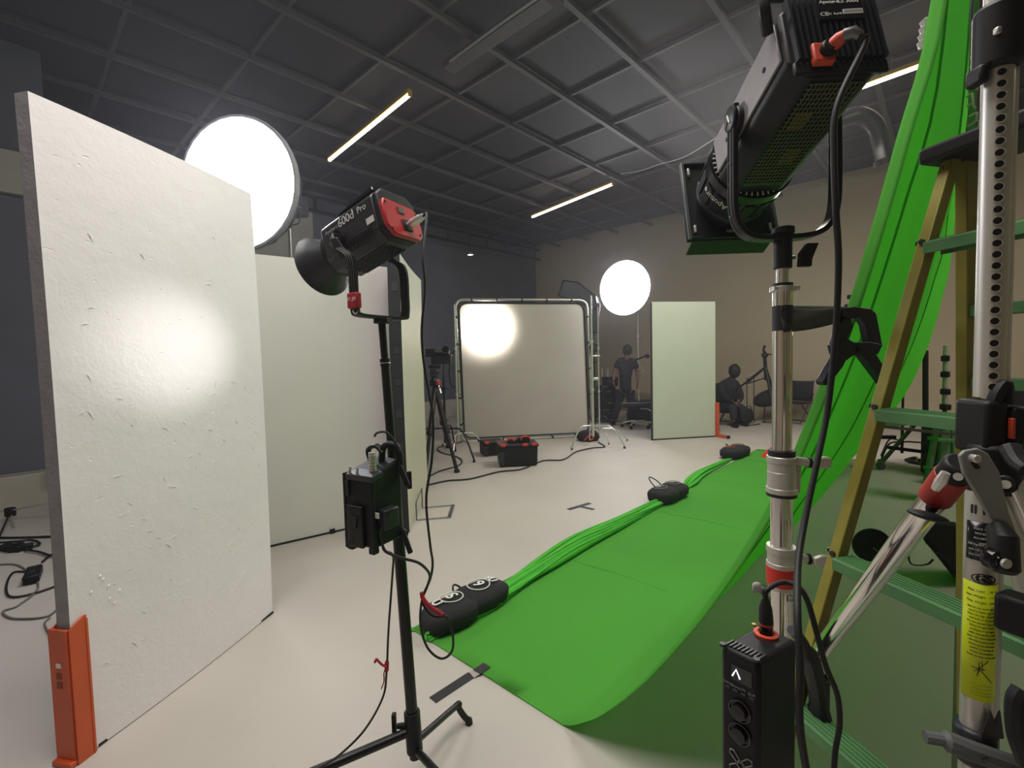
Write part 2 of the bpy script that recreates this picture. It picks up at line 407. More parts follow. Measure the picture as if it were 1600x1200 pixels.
# tiny downlight
dl = thing('downlight', 'tiny bright downlight far off near the dark corner', 'ceiling light', on_b(735, 398, 9.2))
c = on_b(735, 398, 9.2); rt_ = Matrix.Identity(3)
MB().lathe([(.0, 0), (.07, 0)], c=c, n=16).build('lens', mat('downlight_lens', 'ffffff', emit='ffffff', estr=12), dl)
MB().lathe([(.07, -.005), (.1, 0), (.1, .05), (.0, .06)], c=c, n=16).build('housing', M_GREY, dl)
MB().cyl(c+V((0, 0, .05)), V((c.x, c.y, 5.0)), .01, n=6).build('stem', M_BLACKM, dl)

# ================================================================== FOAM BOARDS
def board(p0, p1, h, th, side, mt, label, back=None, edge=None, bend=0.0, lean=V((0, 0, 0)), z0=0.004):
    """p0,p1: floor ends of the visible face; side: unit vector towards the back"""
    t = thing('foam_board', label, 'foam board', (p0+p1)/2, group='white foam boards')
    n = 22
    def face(off, u, w):
        q = p0.lerp(p1, u); b_ = bend*(4*u*(1-u))*1.0+bend*.7*(4*w*(1-w))
        return V((q.x, q.y, z0+h*w))+side*(off-b_)+lean*w
    f = MB(); f.grid([[face(0, j/n, i/n) for j in range(n+1)] for i in range(n+1)]); f.build('board_face', mt, t, ang=80)
    f = MB(); f.grid([[face(th, j/n, i/n) for j in range(n, -1, -1)] for i in range(n+1)]); f.build('board_back', back or M_BLACKPAINT, t, ang=80)
    e = MB()
    loop = [(j/n, 0) for j in range(n)]+[(1, i/n) for i in range(n)]+[(1-j/n, 1) for j in range(n)]+[(0, 1-i/n) for i in range(n)]
    L = len(loop)
    e.add([face(0, *q) for q in loop]+[face(th, *q) for q in loop], [(i, L+i, L+(i+1) % L, (i+1) % L) for i in range(L)])
    e.build('board_edge', edge or M_FOAMEDGE, t, ang=30)
    return t
p_near = W(122, 1190, 1.705); p_near.z = 0; p_far = FL(426, 958)
sd = V((-(p_far-p_near).y, (p_far-p_near).x, 0)).normalized()
b1 = board(p_near, p_far, 2.46, .062, sd, M_FOAM, 'large dented white foam board in an orange foot at the left', bend=.02)
ax0 = (p_far-p_near).normalized()
# thin dark tape line along its far edge
MB().tube([p_far+sd*.01+V((0, 0, .01)), p_far+sd*.012+V((0, 0, 1.2)), p_far+sd*.01+V((0, 0, 2.45))], .003, 6).build('edge_tape', M_BLACKPAINT, b1)
# gouges really cut out of the face: small raised lips of torn paint
random.seed(3)
g = MB()
dirb = (p_far-p_near).normalized(); nrm = -sd
def chip(u, w, l, a, r_=.0035):
    q = p_near.lerp(p_far, u); bq = .02*(4*u*(1-u))+.014*(4*w*(1-w))
    c = V((q.x, q.y, 2.46*w))+nrm*(bq+.0005); d = dirb*math.cos(a)+V((0, 0, 1))*math.sin(a)
    g.tube([c-d*l/2, c-d*l*.1+nrm*r_*.5+V((0, 0, l*.1)), c+d*l/2], [r_*.3, r_, r_*.3], 5)
for k in range(120):
    u = random.uniform(.05, .95); w = random.uniform(.12, .60) if k % 8 else random.uniform(.1, .9)
    if (u-.45)**2+(w-.62)**2 < .01: continue
    chip(u, w, random.uniform(.006, .045), random.uniform(-1.3, 1.3), random.uniform(.0008, .0017))
for (x_, y_) in ((150, 900), (155, 905), (163, 915), (137, 925), (180, 922), (165, 935), (172, 942)):
    q = None
    d_ = ray(x_, y_); tt = (p_near-O).dot(sd)/d_.dot(sd); q = O+d_*tt
    u = (V((q.x, q.y, 0))-p_near).length/(p_far-p_near).length; chip(u, q.z/2.46, .016, 1.0, .003)
g.build('torn_chips', M_FOAM, b1)['kind'] = 'stuff'
MB().bar(p_near+ax0*.07-sd*.004+V((0, 0, .007)), p_far-sd*.004+V((0, 0, .007)), .006, .012).build('base_strip', M_BLACKPAINT, b1)

# second board: long pale flat behind
q0 = FL(400, 860); q1 = FL(622, 809)
s2 = V((-(q1-q0).y, (q1-q0).x, 0)).normalized()
b2 = board(q0, q1, 2.36, .05, s2, M_FOAM2, 'smooth pale board behind the dented one, facing the room')
MB().bar(q0-s2*.004+V((0, 0, .008)), q1-s2*.004+V((0, 0, .008)), .006, .016).build('base_strip', M_BLACKPAINT, b2)
cl = W(519, 829, (FL(519, 833)).y); MB().box(FL(519, 833)-s2*.012+V((0, 0, .02)), (.045, .02, .04), rotz(math.atan2((q1-q0).y, (q1-q0).x))).build('base_clip', M_BLACK, b2, bevel=.003)
# third board: cream, seen at a glancing angle with black tape edge
q2 = FL(640, 832); q3 = FL(669, 765)
s3 = V((-(q3-q2).y, (q3-q2).x, 0)).normalized()
b3 = board(q2, q3, 2.40, .105, s3, M_CREAM, 'cream board with a black taped end behind the left lamp stand', edge=M_BLACKPAINT, bend=-.012)
for k in range(7):
    z = .5+.27*k; c = q2.lerp(q2+s3*.105, .5)+V((0, 0, z)); MB().box(c+(q2-q3).normalized()*.003, (.05, .004, random.uniform(.04, .12)), frame_from((q3-q2))).build('tape_scrap', mat('dark_tape_scraps', '2a2b2e', rough=.6), b3)
# the far board
q4 = FL(1020, 688); q5 = FL(1118, 682.5)
s4 = V((-(q5-q4).y, (q5-q4).x, 0)).normalized()
b4 = board(q4, q5, 2.42, .06, s4, M_GREENISH, 'upright grey green board standing by the far wall', bend=0)
MB().bar(q4-s4*.001-(q5-q4).normalized()*.012+V((0, 0, 0)), q4-s4*.001-(q5-q4).normalized()*.012+V((0, 0, 2.4)), .03, .02).build('edge_tape', M_BLACKPAINT, b4)
MB().bar(q4-s4*.004+V((0, 0, .012)), q5-s4*.004+V((0, 0, .012)), .008, .02).build('base_strip', M_BLACKPAINT, b4)

# orange foot of the dented board
t = thing('board_stand', 'tall orange steel foot clamping the dented board corner', 'board stand', p_near, group='orange board feet')
ax = dirb; zt = 0.52
f = MB()
f.box(p_near-ax*.012+sd*.031+V((0, 0, zt/2)), (.012, .086, zt), Matrix((ax, sd, V((0, 0, 1)))).transposed())
f.build('end_plate', M_ORANGE, t, bevel=.002)
f = MB(); sp = [(0, 0), (.062, 0), (.062, zt+.03), (.05, zt+.03), (0, zt)]
f.prism(sp, .006, face_m(p_near-ax*.012-sd*.014, ax, V((0, 0, 1)))); f.build('side_plate', M_ORANGE, t, bevel=.0015)
f = MB(); f.prism([(x, y) for x, y in sp], .006, face_m(p_near-ax*.012+sd*.066, ax, V((0, 0, 1)))); f.build('side_plate', M_ORANGE, t, bevel=.0015)
f = MB(); f.box(p_near+ax*.048-sd*.018+V((0, 0, zt/2+.01)), (.008, .008, zt+.01), Matrix((ax, sd, V((0, 0, 1)))).transposed()); f.build('folded_lip', M_ORANGE, t)
f = MB(); f.box(p_near-ax*.02+sd*.03+V((0, 0, .012)), (.03, .09, .02), Matrix((ax, sd, V((0, 0, 1)))).transposed()); f.build('foot_bar', M_ORANGE, t, bevel=.003)
lbl = MB(); lbl.box(p_near-ax*.0195+sd*.03+V((0, 0, .385)), (.002, .022, .016), Matrix((ax, sd, V((0, 0, 1)))).transposed()); lbl.build('sticker', M_WHITE, t)
for z in (.345, .31): MB().box(p_near-ax*.0195+sd*.032+V((0, 0, z)), (.002, .022, .022), Matrix((ax, sd, V((0, 0, 1)))).transposed()).build('faded_sticker', mat('faded_sticker', '7c3a2a', rough=.6), t)
# orange foot of the far board
t = thing('board_stand', 'small orange foot at the right corner of the far board', 'board stand', q5, group='orange board feet')
dr = (q5-q4).normalized()
MB().box(q5+dr*.02-s4*.0+V((0, 0, .31)), (.055, .10, .62), Matrix((dr, s4, V((0, 0, 1)))).transposed()).build('upright', M_ORANGE, t, bevel=.003)
e_ = FL(1137, 685.5); MB().bar(q5+dr*.02-s4*.03+V((0, 0, .03)), e_+V((0, 0, .03)), .05, .05).build('foot_bar', M_ORANGE, t, bevel=.003)
MB().bar(e_+V((0, 0, .03)), e_+(e_-q5).normalized()*.03+V((0, 0, .03)), .052, .052).build('end_cap', M_BLACK, t)
# bent steel foot of the cream board
t = thing('board_stand', 'bent thin steel frame foot at the base of the cream board', 'board stand', FL(655, 810))
u1 = FL(651, 812); u2 = FL(661, 800)
a_, b_ = FL(651, 812, .01), FL(702, 808, .01); c_, d_ = FL(708, 789, .01), FL(660, 793, .01)
MB().tube([a_, b_], .006, 6).tube([c_, d_], .006, 6).tube([a_, a_+V((0, 0, .16))], .007, 6).tube([d_, d_+V((0, 0, .2))], .007, 6).tube([a_+V((0, 0, .16)), d_+V((0, 0, .2))], .006, 6).build('wire_frame', M_GREY, t)
MB().bar(b_, c_, .03, .012).build('cross_plate', M_GREY, t)

# ================================================================== CHROMA SHEET
aN, aF = 1.45, 7.85
edge_px = [(880, 1135), (915, 1128), (950, 1110), (1000, 1068), (1045, 1017), (1090, 960), (1145, 882), (1200, 790), (1240, 705), (1295, 565), (1340, 430), (1400, 220), (1455, 0)]
prof = []
for (x_, y_) in edge_px:
    q = on_a(x_, y_, aN); prof.append((q.dot(DB), max(q.z, .006)))
bs = [(2.16, .006), (1.95, .006), (1.7, .006), (1.45, .006), (1.25, .006)]
prof = bs+prof[0:]
lb, lz = prof[-1]
prof += [(lb-.03, 2.9), (lb-.05, 3.5), (lb-.06, 4.1)]
prof3 = spline([V((b, z, 0)) for b, z in prof], 4)
prof = [(p.x, max(p.y, .006)) for p in prof3]
sheet_root = thing('green_backdrop', 'bright green chroma cloth sweeping from the floor up to a high bar', 'backdrop', AB(3, 1.5, 0))
cols = [aN-.045, aN-.030, aN-.012, aN]+[aN+.1+ (aF-aN-.1)*(k/46)**1.15 for k in range(47)]
sh = MB(); rows = []
def norm_at(i):
    p, q = prof[max(0, i-1)], prof[min(len(prof)-1, i+1)]
    tx, tz = q[0]-p[0], q[1]-p[1]; L = math.hypot(tx, tz) or 1
    return V((tz/L, -tx/L))       # inner side: +b then up
for i, (b, z) in enumerate(prof):
    nb = norm_at(i); lift = min(1, max(0, z-.05)/.6); row = []
    for j, a in enumerate(cols):
        off = 0.0
        if a < aN: off = -(aN-a)/.045*.030*lift; aa = aN-(aN-a)*.35*lift+ (0 if lift > 0 else 0)
        else: aa = a
        if a < aN and lift < .02: aa = aN-.001*(aN-a)
        s_ = max(0, a-aN)
        w = lift*(.035*math.sin(s_*2.1+z*.7)+.02*math.sin(s_*4.7+1.3*z))*min(1, s_*1.2) + lift*.05*noise.noise(V((a*.8, z*.5, 3)))*min(1, s_)
        sag = .06*lift*(1-lift)*4*math.sin(min(1, s_/6.4)*math.pi)
        fl = .004*noise.noise(V((a*3, b*3, 0))) if lift < .1 else 0
        bb = b+nb.x*(off+w)-0.0; zz = max(.004, z+nb.y*-(off+w)*.3+max(0, fl)-sag*.5)
        # the cloth narrows slightly towards its hanging bar at the far end
        if a > aN: aa = aN+(a-aN)*(1-.10*lift*max(0, z-1.2)/3)
        row.append(AB(aa, bb, zz))
    rows.append(row)
sh.grid(rows); cloth = sh.build('cloth', M_GREEN, sheet_root, ang=180)
q = cloth.modifiers.new('thick', 'SOLIDIFY'); q.thickness = .0015; q.offset = 0
# hem stitched along the near side
# ironed fold lines across the floor part
for a in (2.75, 4.15, 5.6, 6.9):
    prev = None
    pts = [AB(a+.012*math.sin(b*9), b, .0085) for b in [2.0-.09*k for k in range(9)]]
    MB().tube(pts, .0026, 5, flat=.6).build('ironed_crease', M_GREEN, sheet_root, ang=80)
# long vertical creases on the hanging back
for a in (1.95, 2.9, 4.6):
    pts = []
    for i in range(len(prof)):
        b, z = prof[i]
        if z < .5: continue
        nb = norm_at(i); s_ = a-aN
        lift = min(1, (z-.05)/.6)
        w = lift*(.035*math.sin(s_*2.1+z*.7)+.02*math.sin(s_*4.7+1.3*z))*min(1, s_*1.2) + lift*.05*noise.noise(V((a*.8, z*.5, 3)))*min(1, s_)
        sag = .06*lift*(1-lift)*4*math.sin(min(1, s_/6.4)*math.pi)
        aa = aN+(a-aN)*(1-.10*lift*max(0, z-1.2)/3)
        pts.append(AB(aa, b+nb.x*(w-.004), z-nb.y*w*.3-sag*.5))
    MB().tube(pts, .004, 5).build('vertical_crease', M_GREEN, sheet_root, ang=80)
# rolled, bunched front edge
def roll(pts, rad, seed, strands=5):
    g = MB(); P = spline(pts, 10); N = len(P)
    for s in range(strands):
        ph = s*2*math.pi/strands+seed; pp = []; rr = []
        for i, p in enumerate(P):
            u = i/(N-1); r_ = rad(u); t = (P[min(N-1, i+1)]-P[max(0, i-1)]).normalized(); x = V((0, 0, 1)).cross(t).normalized()
            a = ph+u*3.2+.7*noise.noise(V((u*5, s, seed)))
            pp.append(p+x*math.cos(a)*r_*.75+V((0, 0, 1))*(r_*.55+math.sin(a)*r_*.42))
            rr.append(r_*(.42+.16*noise.noise(V((u*9, s*3, seed)))))
        g.tube(pp, rr, 9, flat=.85)
        # thin sharp pleats riding on each strand
        for w in range(2):
            q2 = []; r2 = []
            for i in range(N):
                u = i/(N-1); a = w*2.4+s+u*4+1.2*noise.noise(V((u*7, w, s)))
                t = (P[min(N-1, i+1)]-P[max(0, i-1)]).normalized(); x = V((0, 0, 1)).cross(t).normalized()
                q2.append(pp[i]+x*math.cos(a)*rr[i]*.85+V((0, 0, 1))*abs(math.sin(a))*rr[i]*.85); r2.append(rr[i]*.28)
            g.tube(q2, r2, 6)
    for i, p in enumerate(g.v):
        if p.z < .006: g.v[i].z = .006
    return g
rp = [(668, 994), (700, 975), (760, 945), (800, 917), (850, 884), (905, 850), (960, 822), (1010, 795), (1045, 776), (1075, 757), (1095, 740), (1130, 722), (1160, 706)]
rpw = [FL(x, y, .03) for x, y in rp]; rpw = [V((p.x, p.y, .0)) for p in rpw]
bagu = lambda u: 1-.62*sum(math.exp(-((u-c)/w)**4) for c, w in ((.05, .085), (.70, .05), (.985, .05)))
g = roll(rpw, lambda u: max(.022, (.042+.016*math.sin(u*9+1)**2+.014*(math.sin(min(1, u*1.25)*math.pi)))*bagu(u)), 2.0, 5)
g.build('rolled_edge', M_GREENR, sheet_root, ang=80)
# frayed loose fold at the near corner
g = MB(); random.seed(5); c0 = FL(682, 985)
for k in range(9):
    a = 2.2+k*.35; c = c0+V((random.uniform(-.05, .06), random.uniform(-.04, .06), .0))
    pts = [c+V((math.cos(a)*r_*.09, math.sin(a)*r_*.07, .02+.035*math.sin(r_*3+k))) for r_ in (0, .35, .7, 1, 1.3)]
    g.tube(spline(pts, 4), .012, 7, flat=.5)
for i, p in enumerate(g.v):
    if p.z < .006: g.v[i].z = .006
g.build('loose_fold', M_GREENR, sheet_root, ang=80)
# hanging bar on top
tb = thing('hanging_bar', 'high metal bar the green cloth hangs from', 'bar', AB(1.2, lb-.06, 4.12))
MB().cyl(AB(1.0, lb-.06, 4.13), AB(7.9, lb-.06, 4.13), .02, n=12).build('pipe', M_ALU, tb)
for a in (1.6, 4.3, 7.2): MB().cyl(AB(a, lb-.06, 4.14), AB(a, lb-.06, 4.98), .006, n=6).build('suspension_wire', M_GREY, tb)

# ------------------------------------------------------------------ sandbags on the rolled edge
def sandbag(c, ax, L, wd_, h, label, marks, mk=M_WHITE, seed=1, loop=False):
    """saddle bag: two filled pouches joined by a seam"""
    ax = ax.normalized(); sx = V((-ax.y, ax.x, 0)); rot = Matrix((ax, sx, V((0, 0, 1)))).transposed()
    c = V(c)+V((0, 0, .035))
    t = thing('sandbag', label, 'sandbag', c, rot, group='black sandbags on the green cloth')
    for k, s in enumerate((-1, 1)):
        def fn(q, s=s):
            n_ = noise.noise(q*7+V((seed, s, 0)))
            f_ = 1+.12*n_
            r = V((q.x*f_, q.y*f_, q.z*f_))
            pw = lambda x_, m_: math.copysign(abs(x_/m_)**.72*m_, x_)
            r.x = pw(r.x, L*.335); r.y = pw(r.y, wd_/2)
            r.z = max(r.z, -h*.46) + (-.03 if r.z < 0 else 0) + (.012*noise.noise(q*18+V((0, 0, seed))))
            return r
        MB().ell((s*L*.215, .01*s, h*.46), (L*.335, wd_/2, h*.5), 22, 12, fn=fn).build('pouch', M_BAG, t, local=True, ang=80)
    MB().bar((0, -wd_*.42, h*.55), (0, wd_*.42, h*.55), .03, .012).build('centre_strap', M_BAG, t, local=True, bevel=.004)
    # webbing handle
    pts = [(0, wd_*.30, h*.55), (-.02, wd_*.42, h*.85), (.0, wd_*.5, h*1.05), (.03, wd_*.42, h*.85), (.02, wd_*.3, h*.55)]
    if loop: pts = [(-.10, wd_*.3, h*.7), (-.12, wd_*.55, h*1.3), (-.06, wd_*.75, h*1.5), (0, wd_*.6, h*1.2), (0, wd_*.3, h*.8)]
    MB().tube(spline(pts, 5), .006, 6).build('handle', M_BLACK, t, local=True)
    # printed marks, wrapped over the pouch tops
    for (ch, x, y, sz, ring) in marks:
        def top(px_, py_):
            k = 0 if px_ < 0 else 1; s = -1 if k == 0 else 1
            dx = (px_-s*L*.215)/(L*.335); dy = (py_-.01*s)/(wd_/2); q = max(0, 1-abs(dx)**2.8-abs(dy)**2.8)
            return h*.46+h*.5*q**.42*1.05+.006
        if ring:
            for rr_ in (sz*.62,):
                pts = []
                for a in range(20):
                    an = 2*math.pi*a/20*(.86 if rr_ < sz*.5 else 1)+.4; px_ = x+rr_*math.cos(an); py_ = y+rr_*math.sin(an)
                    pts.append(V((px_, py_, top(px_, py_))))
                MB().tube(pts, .0036, 5, closed=True).build('printed_ring', mk, t, local=True)
        o = text(ch, sz*(.95 if ring else 1), face_m((x, y, 0), (0, -1, 0), (1, 0, 0)), mk, 'printed_letter', t, local=True, depth=.001, bold=.002)
        for v in o.data.vertices: v.co.z = v.co.z+top(v.co.x, v.co.y)+.002
    return t
axr = (FL(790, 932)-FL(668, 992))
sandbag(FL(729, 962), axr, .54, .23, .105, 'black sandbag with pale circled letters nearest the camera on the green roll',
        [('S', -.09, .02, .11, True), ('U', -.19, .02, .08, False), ('9', .11, .02, .11, True), ('SU', .205, .02, .07, False)], seed=1)
axr = (FL(1075, 762)-FL(1015, 784))
sandbag(FL(1045, 781), axr, .50, .25, .12, 'black sandbag with a loose cord loop midway along the green roll',
        [('S', -.12, .03, .12, True), ('9', .12, .03, .12, True)], seed=4, mk=M_GREYP, loop=True)
axr = (FL(1170, 706)-FL(1128, 718))
sandbag(FL(1149, 714), axr, .52, .28, .13, 'black sandbag with orange marks at the far end of the green roll',
        [('S', -.12, .03, .13, True), ('S', .13, .03, .13, True)], seed=9, mk=mat('orange_print', 'a8593c', rough=.7))
# red clip / wedge at the cloth's far corner
t = thing('wedge_weight', 'red wedge shaped weight on the far corner of the green cloth', 'weight', FL(1203, 713))
cw = FL(1203, 713); Mw = face_m(cw+V((-.16, -.04, 0)), V((1, .25, 0)), V((0, 0, 1)))
MB().prism([(0, 0), (.34, 0), (.34, .13), (.22, .17), (.05, .06)], .16, Mw).build('wedge_body', M_REDT, t, bevel=.008)
MB().prism([(.02, .0), (.30, 0), (.30, .05), (.04, .045)], .015, face_m(cw+V((-.16, -.058, .0)), V((1, .25, 0)), V((0, 0, 1)))).build('front_lip', M_RED, t, bevel=.003)

# ------------------------------------------------------------------ tape marks on the floor
def tape(pts, w, label, z=.003, name='floor_tape'):
    p0, p1 = pts; b = MB().bar(V((p0.x, p0.y, z)), V((p1.x, p1.y, z)), w, .0015); return tag(b.build(name, M_TAPE), label, 'tape')
tm = thing('floor_mark', 'black tape T mark on the bare white floor', 'tape mark', FL(908, 793))
MB().bar(FL(888, 796, .002), FL(922, 786, .002), .05, .0015).build('tape_strip', M_TAPE, tm)
MB().bar(FL(906, 791, .002), FL(928, 796, .002), .045, .0016).build('tape_strip', M_TAPE, tm)
tm = thing('floor_mark', 'long black tape strip crossing the near edge of the green cloth', 'tape mark', FL(717, 1067))
MB().bar(FL(676, 1094, .002), FL(737, 1054, .002), .05, .0015).build('tape_strip', M_TAPE, tm)
MB().bar(FL(745, 1050, .012), FL(761, 1039, .012), .05, .0015).build('tape_strip', M_TAPE, tm)
MB().bar(FL(737, 1055, .004), FL(746, 1049, .011), .048, .0012).build('tape_strip', mat('worn_tape', 'a59d95', rough=.6), tm)

# ================================================================== LIT SOFTBOXES
def dome(name_label, c, n_dir, rx, dep, grp='round lit softboxes'):
    n_dir = n_dir.normalized(); rot = frame_from(n_dir)      # local y = facing direction
    t = thing('round_softbox', name_label, 'softbox', c, rot, group=grp)
    ax = Matrix(((1, 0, 0), (0, 0, 1), (0, -1, 0)))           # lathe z -> local y
    ax = Matrix.Rotation(-math.pi/2, 3, 'X')
    # 16-sided front, slightly bulging
    MB().lathe([(0, .02), (rx*.5, .016), (rx*.96, .0)], ax, n=32).build('diffuser', M_LIGHT, t, local=True, ang=80)
    MB().lathe([(rx*.96, -.006), (rx*.965, .006), (rx*1.0, .006), (rx*1.01, -.02), (rx*1.0, -.05)], ax, n=32).build('front_rim', M_RIMF, t, local=True, ang=60)
    MB().lathe([(rx*.995, -.045), (rx*.9, -dep*.32), (rx*.62, -dep*.68), (.11, -dep), (.0, -dep)], ax, n=16).build('shell', M_TSHIRT, t, local=True, ang=30)
    for k in range(16):
        a = 2*math.pi*k/16
        P = [V((r_*math.cos(a), y, r_*math.sin(a))) for r_, y in ((rx*1.0, -.045), (rx*.905, -dep*.32), (rx*.625, -dep*.68), (.115, -dep))]
        MB().tube(P, .004, 5).build('rib', M_BLACKM, t, local=True)
    MB().lathe([(.12, -dep), (.12, -dep-.03), (.085, -dep-.04), (.085, -dep-.06)], ax, n=20).build('speed_ring', M_DGREY, t, local=True)
    MB().box((0, -dep-.22, 0), (.19, .32, .19)).build('lamp_head', M_BLACK, t, local=True, bevel=.015)
    y = -dep-.16
    MB().tube(spline([(-.12, y, 0), (-.125, y, -.12), (-.10, y, -.2), (0, y, -.21), (.10, y, -.2), (.125, y, -.12), (.12, y, 0)], 5), .012, 8, flat=.5).build('yoke', M_BLACKM, t, local=True)
    base = c+rot@V((0, y, 0))
    return t, base
def cstand(p, ztop, label, mt=None, legs=((200, .45), (320, .45), (80, .45)), r_=.014, grp=None, name='light_stand', low=.28, extra=None, lh=.0):
    mt = mt or M_CHROME
    s = thing(name, label, 'stand', V((p.x, p.y, 0)), group=grp)
    zs = [low*.55, ztop*.38, ztop*.70, ztop]
    for i in range(3):
        MB().cyl((p.x, p.y, zs[i]-.02), (p.x, p.y, zs[i+1]), r_*(1.25-.22*i), n=12).build('column', mt, s)
    for i in (1, 2):
        MB().cyl((p.x, p.y, zs[i]-.03), (p.x, p.y, zs[i]+.02), r_*1.7, n=12).build('collar', M_BLACKM if mt is M_BLACKM else M_ALU, s)
        MB().cyl((p.x, p.y, zs[i]-.005), (p.x+.05, p.y, zs[i]-.005), .006, n=8).box((p.x+.055, p.y, zs[i]-.005), (.012, .035, .012)).build('locking_knob', M_BLACK, s, bevel=.002)
    for a, L in legs:
        d = V((math.cos(R(a)), math.sin(R(a)), 0)); top = V((p.x, p.y, low)); 
        pts = [top, top+d*L*.22+V((0, 0, .01)), top+d*L*.62+V((0, 0, -.02)), V((p.x, p.y, .012))+d*L]
        MB().tube(spline(pts, 4), r_*.75, 8).build('leg', mt, s)
        MB().cyl(V((p.x, p.y, .0))+d*(L-.015), V((p.x, p.y, .03))+d*(L-.02), r_*1.1, n=8).build('foot_cap', M_BLACK, s)
    return s
c1 = W(371, 287, 4.3)
d1, base1 = dome('large glowing round softbox rising above the dented white board', c1, V((-.18, -1, -.06)), .585, .55)
c2 = W(975.5, 450, 10.2)
d2, base2 = dome('smaller glowing round softbox beside the diffusion frame', c2, V((-.80, -1, -.04)), .60, .52)
cstand(base1, base1.z-.20, 'tall stand holding the large glowing softbox, hidden behind the boards', r_=.02, grp=None)
st2 = W(992, 560, 10.6)
cstand(V((base2.x, base2.y, 0)), base2.z-.20, 'chrome stand under the smaller glowing softbox near the standing man', r_=.017)


# ================================================================== LEFT LED LAMP ON ITS STAND
def yoke(name, pts, w, th, mt, parent, inward=None):
    """flat strap bent along pts: pairs (point, width direction)"""
    b = MB(); P = spline([p for p in pts], 6); vs = []; 
    wd = inward.normalized()
    for i, p in enumerate(P):
        t = (P[min(len(P)-1, i+1)]-P[max(0, i-1)]).normalized(); n_ = t.cross(wd).normalized()
        vs += [p+wd*w/2+n_*th/2, p-wd*w/2+n_*th/2, p-wd*w/2-n_*th/2, p+wd*w/2-n_*th/2]
    N = len(P); fs = [(3, 2, 1, 0), tuple(range(4*N-4, 4*N))]
    for i in range(N-1):
        for k in range(4): l = (k+1) % 4; fs.append((4*i+k, 4*i+l, 4*i+4+l, 4*i+4+k))
    b.add(vs, fs); return b.build(name, mt, parent, bevel=.002, ang=40)

rc = W(617, 343, 1.56)                                    # centre of the rear face
fd = V((-.81, .50, -.27)).normalized(); LR = frame_from(fd)
L1 = thing('led_lamp', 'black LED lamp with a red rear panel and black bowl reflector', 'studio lamp', rc, LR, group='studio lamps on stands')
w_, h_, l_ = .170, .168, .262
sec = [(-.5, -.30), (-.30, -.5), (.30, -.5), (.5, -.30), (.5, .36), (.34, .5), (-.34, .5), (-.5, .36)]
My = Matrix(((1, 0, 0, 0), (0, 0, 1, 0), (0, -1, 0, 0), (0, 0, 0, 1)))  # prism z -> local y with x,z section
def sect(poly, y0, y1, sx, sz, taper=1.0, cz=0.0):
    vs = [V((x*sx, y0, z*sz+cz)) for x, z in poly]+[V((x*sx*taper, y1, z*sz*taper+cz)) for x, z in poly]; n = len(poly)
    return vs, [tuple(range(n-1, -1, -1)), tuple(range(n, 2*n))]+[(i, (i+1) % n, n+(i+1) % n, n+i) for i in range(n)]
b = MB(); b.add(*sect(sec, 0, l_, w_, h_)); b.build('body', M_DGREY, L1, local=True, bevel=.006)
b = MB(); b.add(*sect([(x*.98, z) for x, z in sec], -.022, .001, w_, h_, 1.0)); b.build('rear_frame', M_BLACK, L1, local=True, bevel=.006)
redp = [(-.46, -.30), (-.30, -.47), (.34, -.47), (.46, -.34), (.46, .12), (.30, .20), (-.42, .24), (-.48, .1)]
b = MB(); b.add(*sect(redp, -.036, -.018, w_, h_)); b.build('rear_panel', M_RED, L1, local=True, bevel=.004)
for sx_, sz_ in ((-.40, .16), (.39, .10), (.38, -.34), (-.36, -.36)):
    MB().cyl((sx_*w_, -.038, sz_*h_), (sx_*w_, -.034, sz_*h_), .0035, n=8).build('panel_screw', M_BLACK, L1, local=True)
MB().box((-.004, -.037, .012), (.026, .004, .020)).build('rear_label', M_GREY, L1, local=True)
MB().box((.01, -.037, -.036), (.040, .006, .036)).build('connector_plate', M_BLACK, L1, local=True, bevel=.002)
MB().lathe([(.0, 0), (.0105, 0), (.0105, .012), (.013, .014), (.013, .05), (.010, .056), (.010, .066), (.0, .066)], Matrix.Rotation(math.pi/2, 3, 'X')@Matrix.Identity(3), c=(.012, -.040, -.036), n=14).build('connector_plug', M_CHROME, L1, local=True)
# mesh vents under the body, a block of small raised cells
g = MB()
for i in range(14):
    for j in range(7):
        g.box((-.5*w_-.001, .03+i*.0125, -.035-.006*(j)-0.0), (.003, .008, .003))
g.build('side_vent', M_BLACK, L1, local=True)['kind'] = 'stuff'
g = MB()
for i in range(16):
    for j in range(9): g.box((-.044+j*.011, .03+i*.0125+(.004 if j % 2 else 0), -.5*h_-.001), (.0065, .009, .003))
g.build('bottom_grille', M_BLACK, L1, local=True)['kind'] = 'stuff'
# side lettering on the left flank
FLK = face_m((-.5*w_-.0012, .148, .040), (0, -1, 0), (0, 0, 1))
text('Aputure', .020, face_m((-.5*w_-.0012, .205, .038), (0, -1, 0), (0, 0, 1)), M_GREYP, 'side_lettering', L1, local=True)
text('600d', .040, face_m((-.5*w_-.0012, .128, .040), (0, -1, 0), (0, 0, 1)), M_WHITE, 'side_lettering', L1, local=True)
text('Pro', .030, face_m((-.5*w_-.0012, .050, .040), (0, -1, 0), (0, 0, 1)), M_WHITE, 'side_lettering', L1, local=True)
MB().box((-.5*w_-.001, .025, -.012), (.002, .034, .020)).build('white_sticker', M_WHITE, L1, local=True)
# top carrying flap that rises at the back
b = MB(); b.add([V((-.07, 0, h_*.5)), V((.07, 0, h_*.5)), V((.07, .19, h_*.5+.002)), V((-.07, .19, h_*.5+.002)), V((-.06, .01, h_*.5+.022)), V((.06, .01, h_*.5+.022)), V((.06, .18, h_*.5+.012)), V((-.06, .18, h_*.5+.012))],
      [(3, 2, 1, 0), (4, 5, 6, 7), (0, 1, 5, 4), (1, 2, 6, 5), (2, 3, 7, 6), (3, 0, 4, 7)]); b.build('top_plate', M_BLACKG, L1, local=True, bevel=.004)
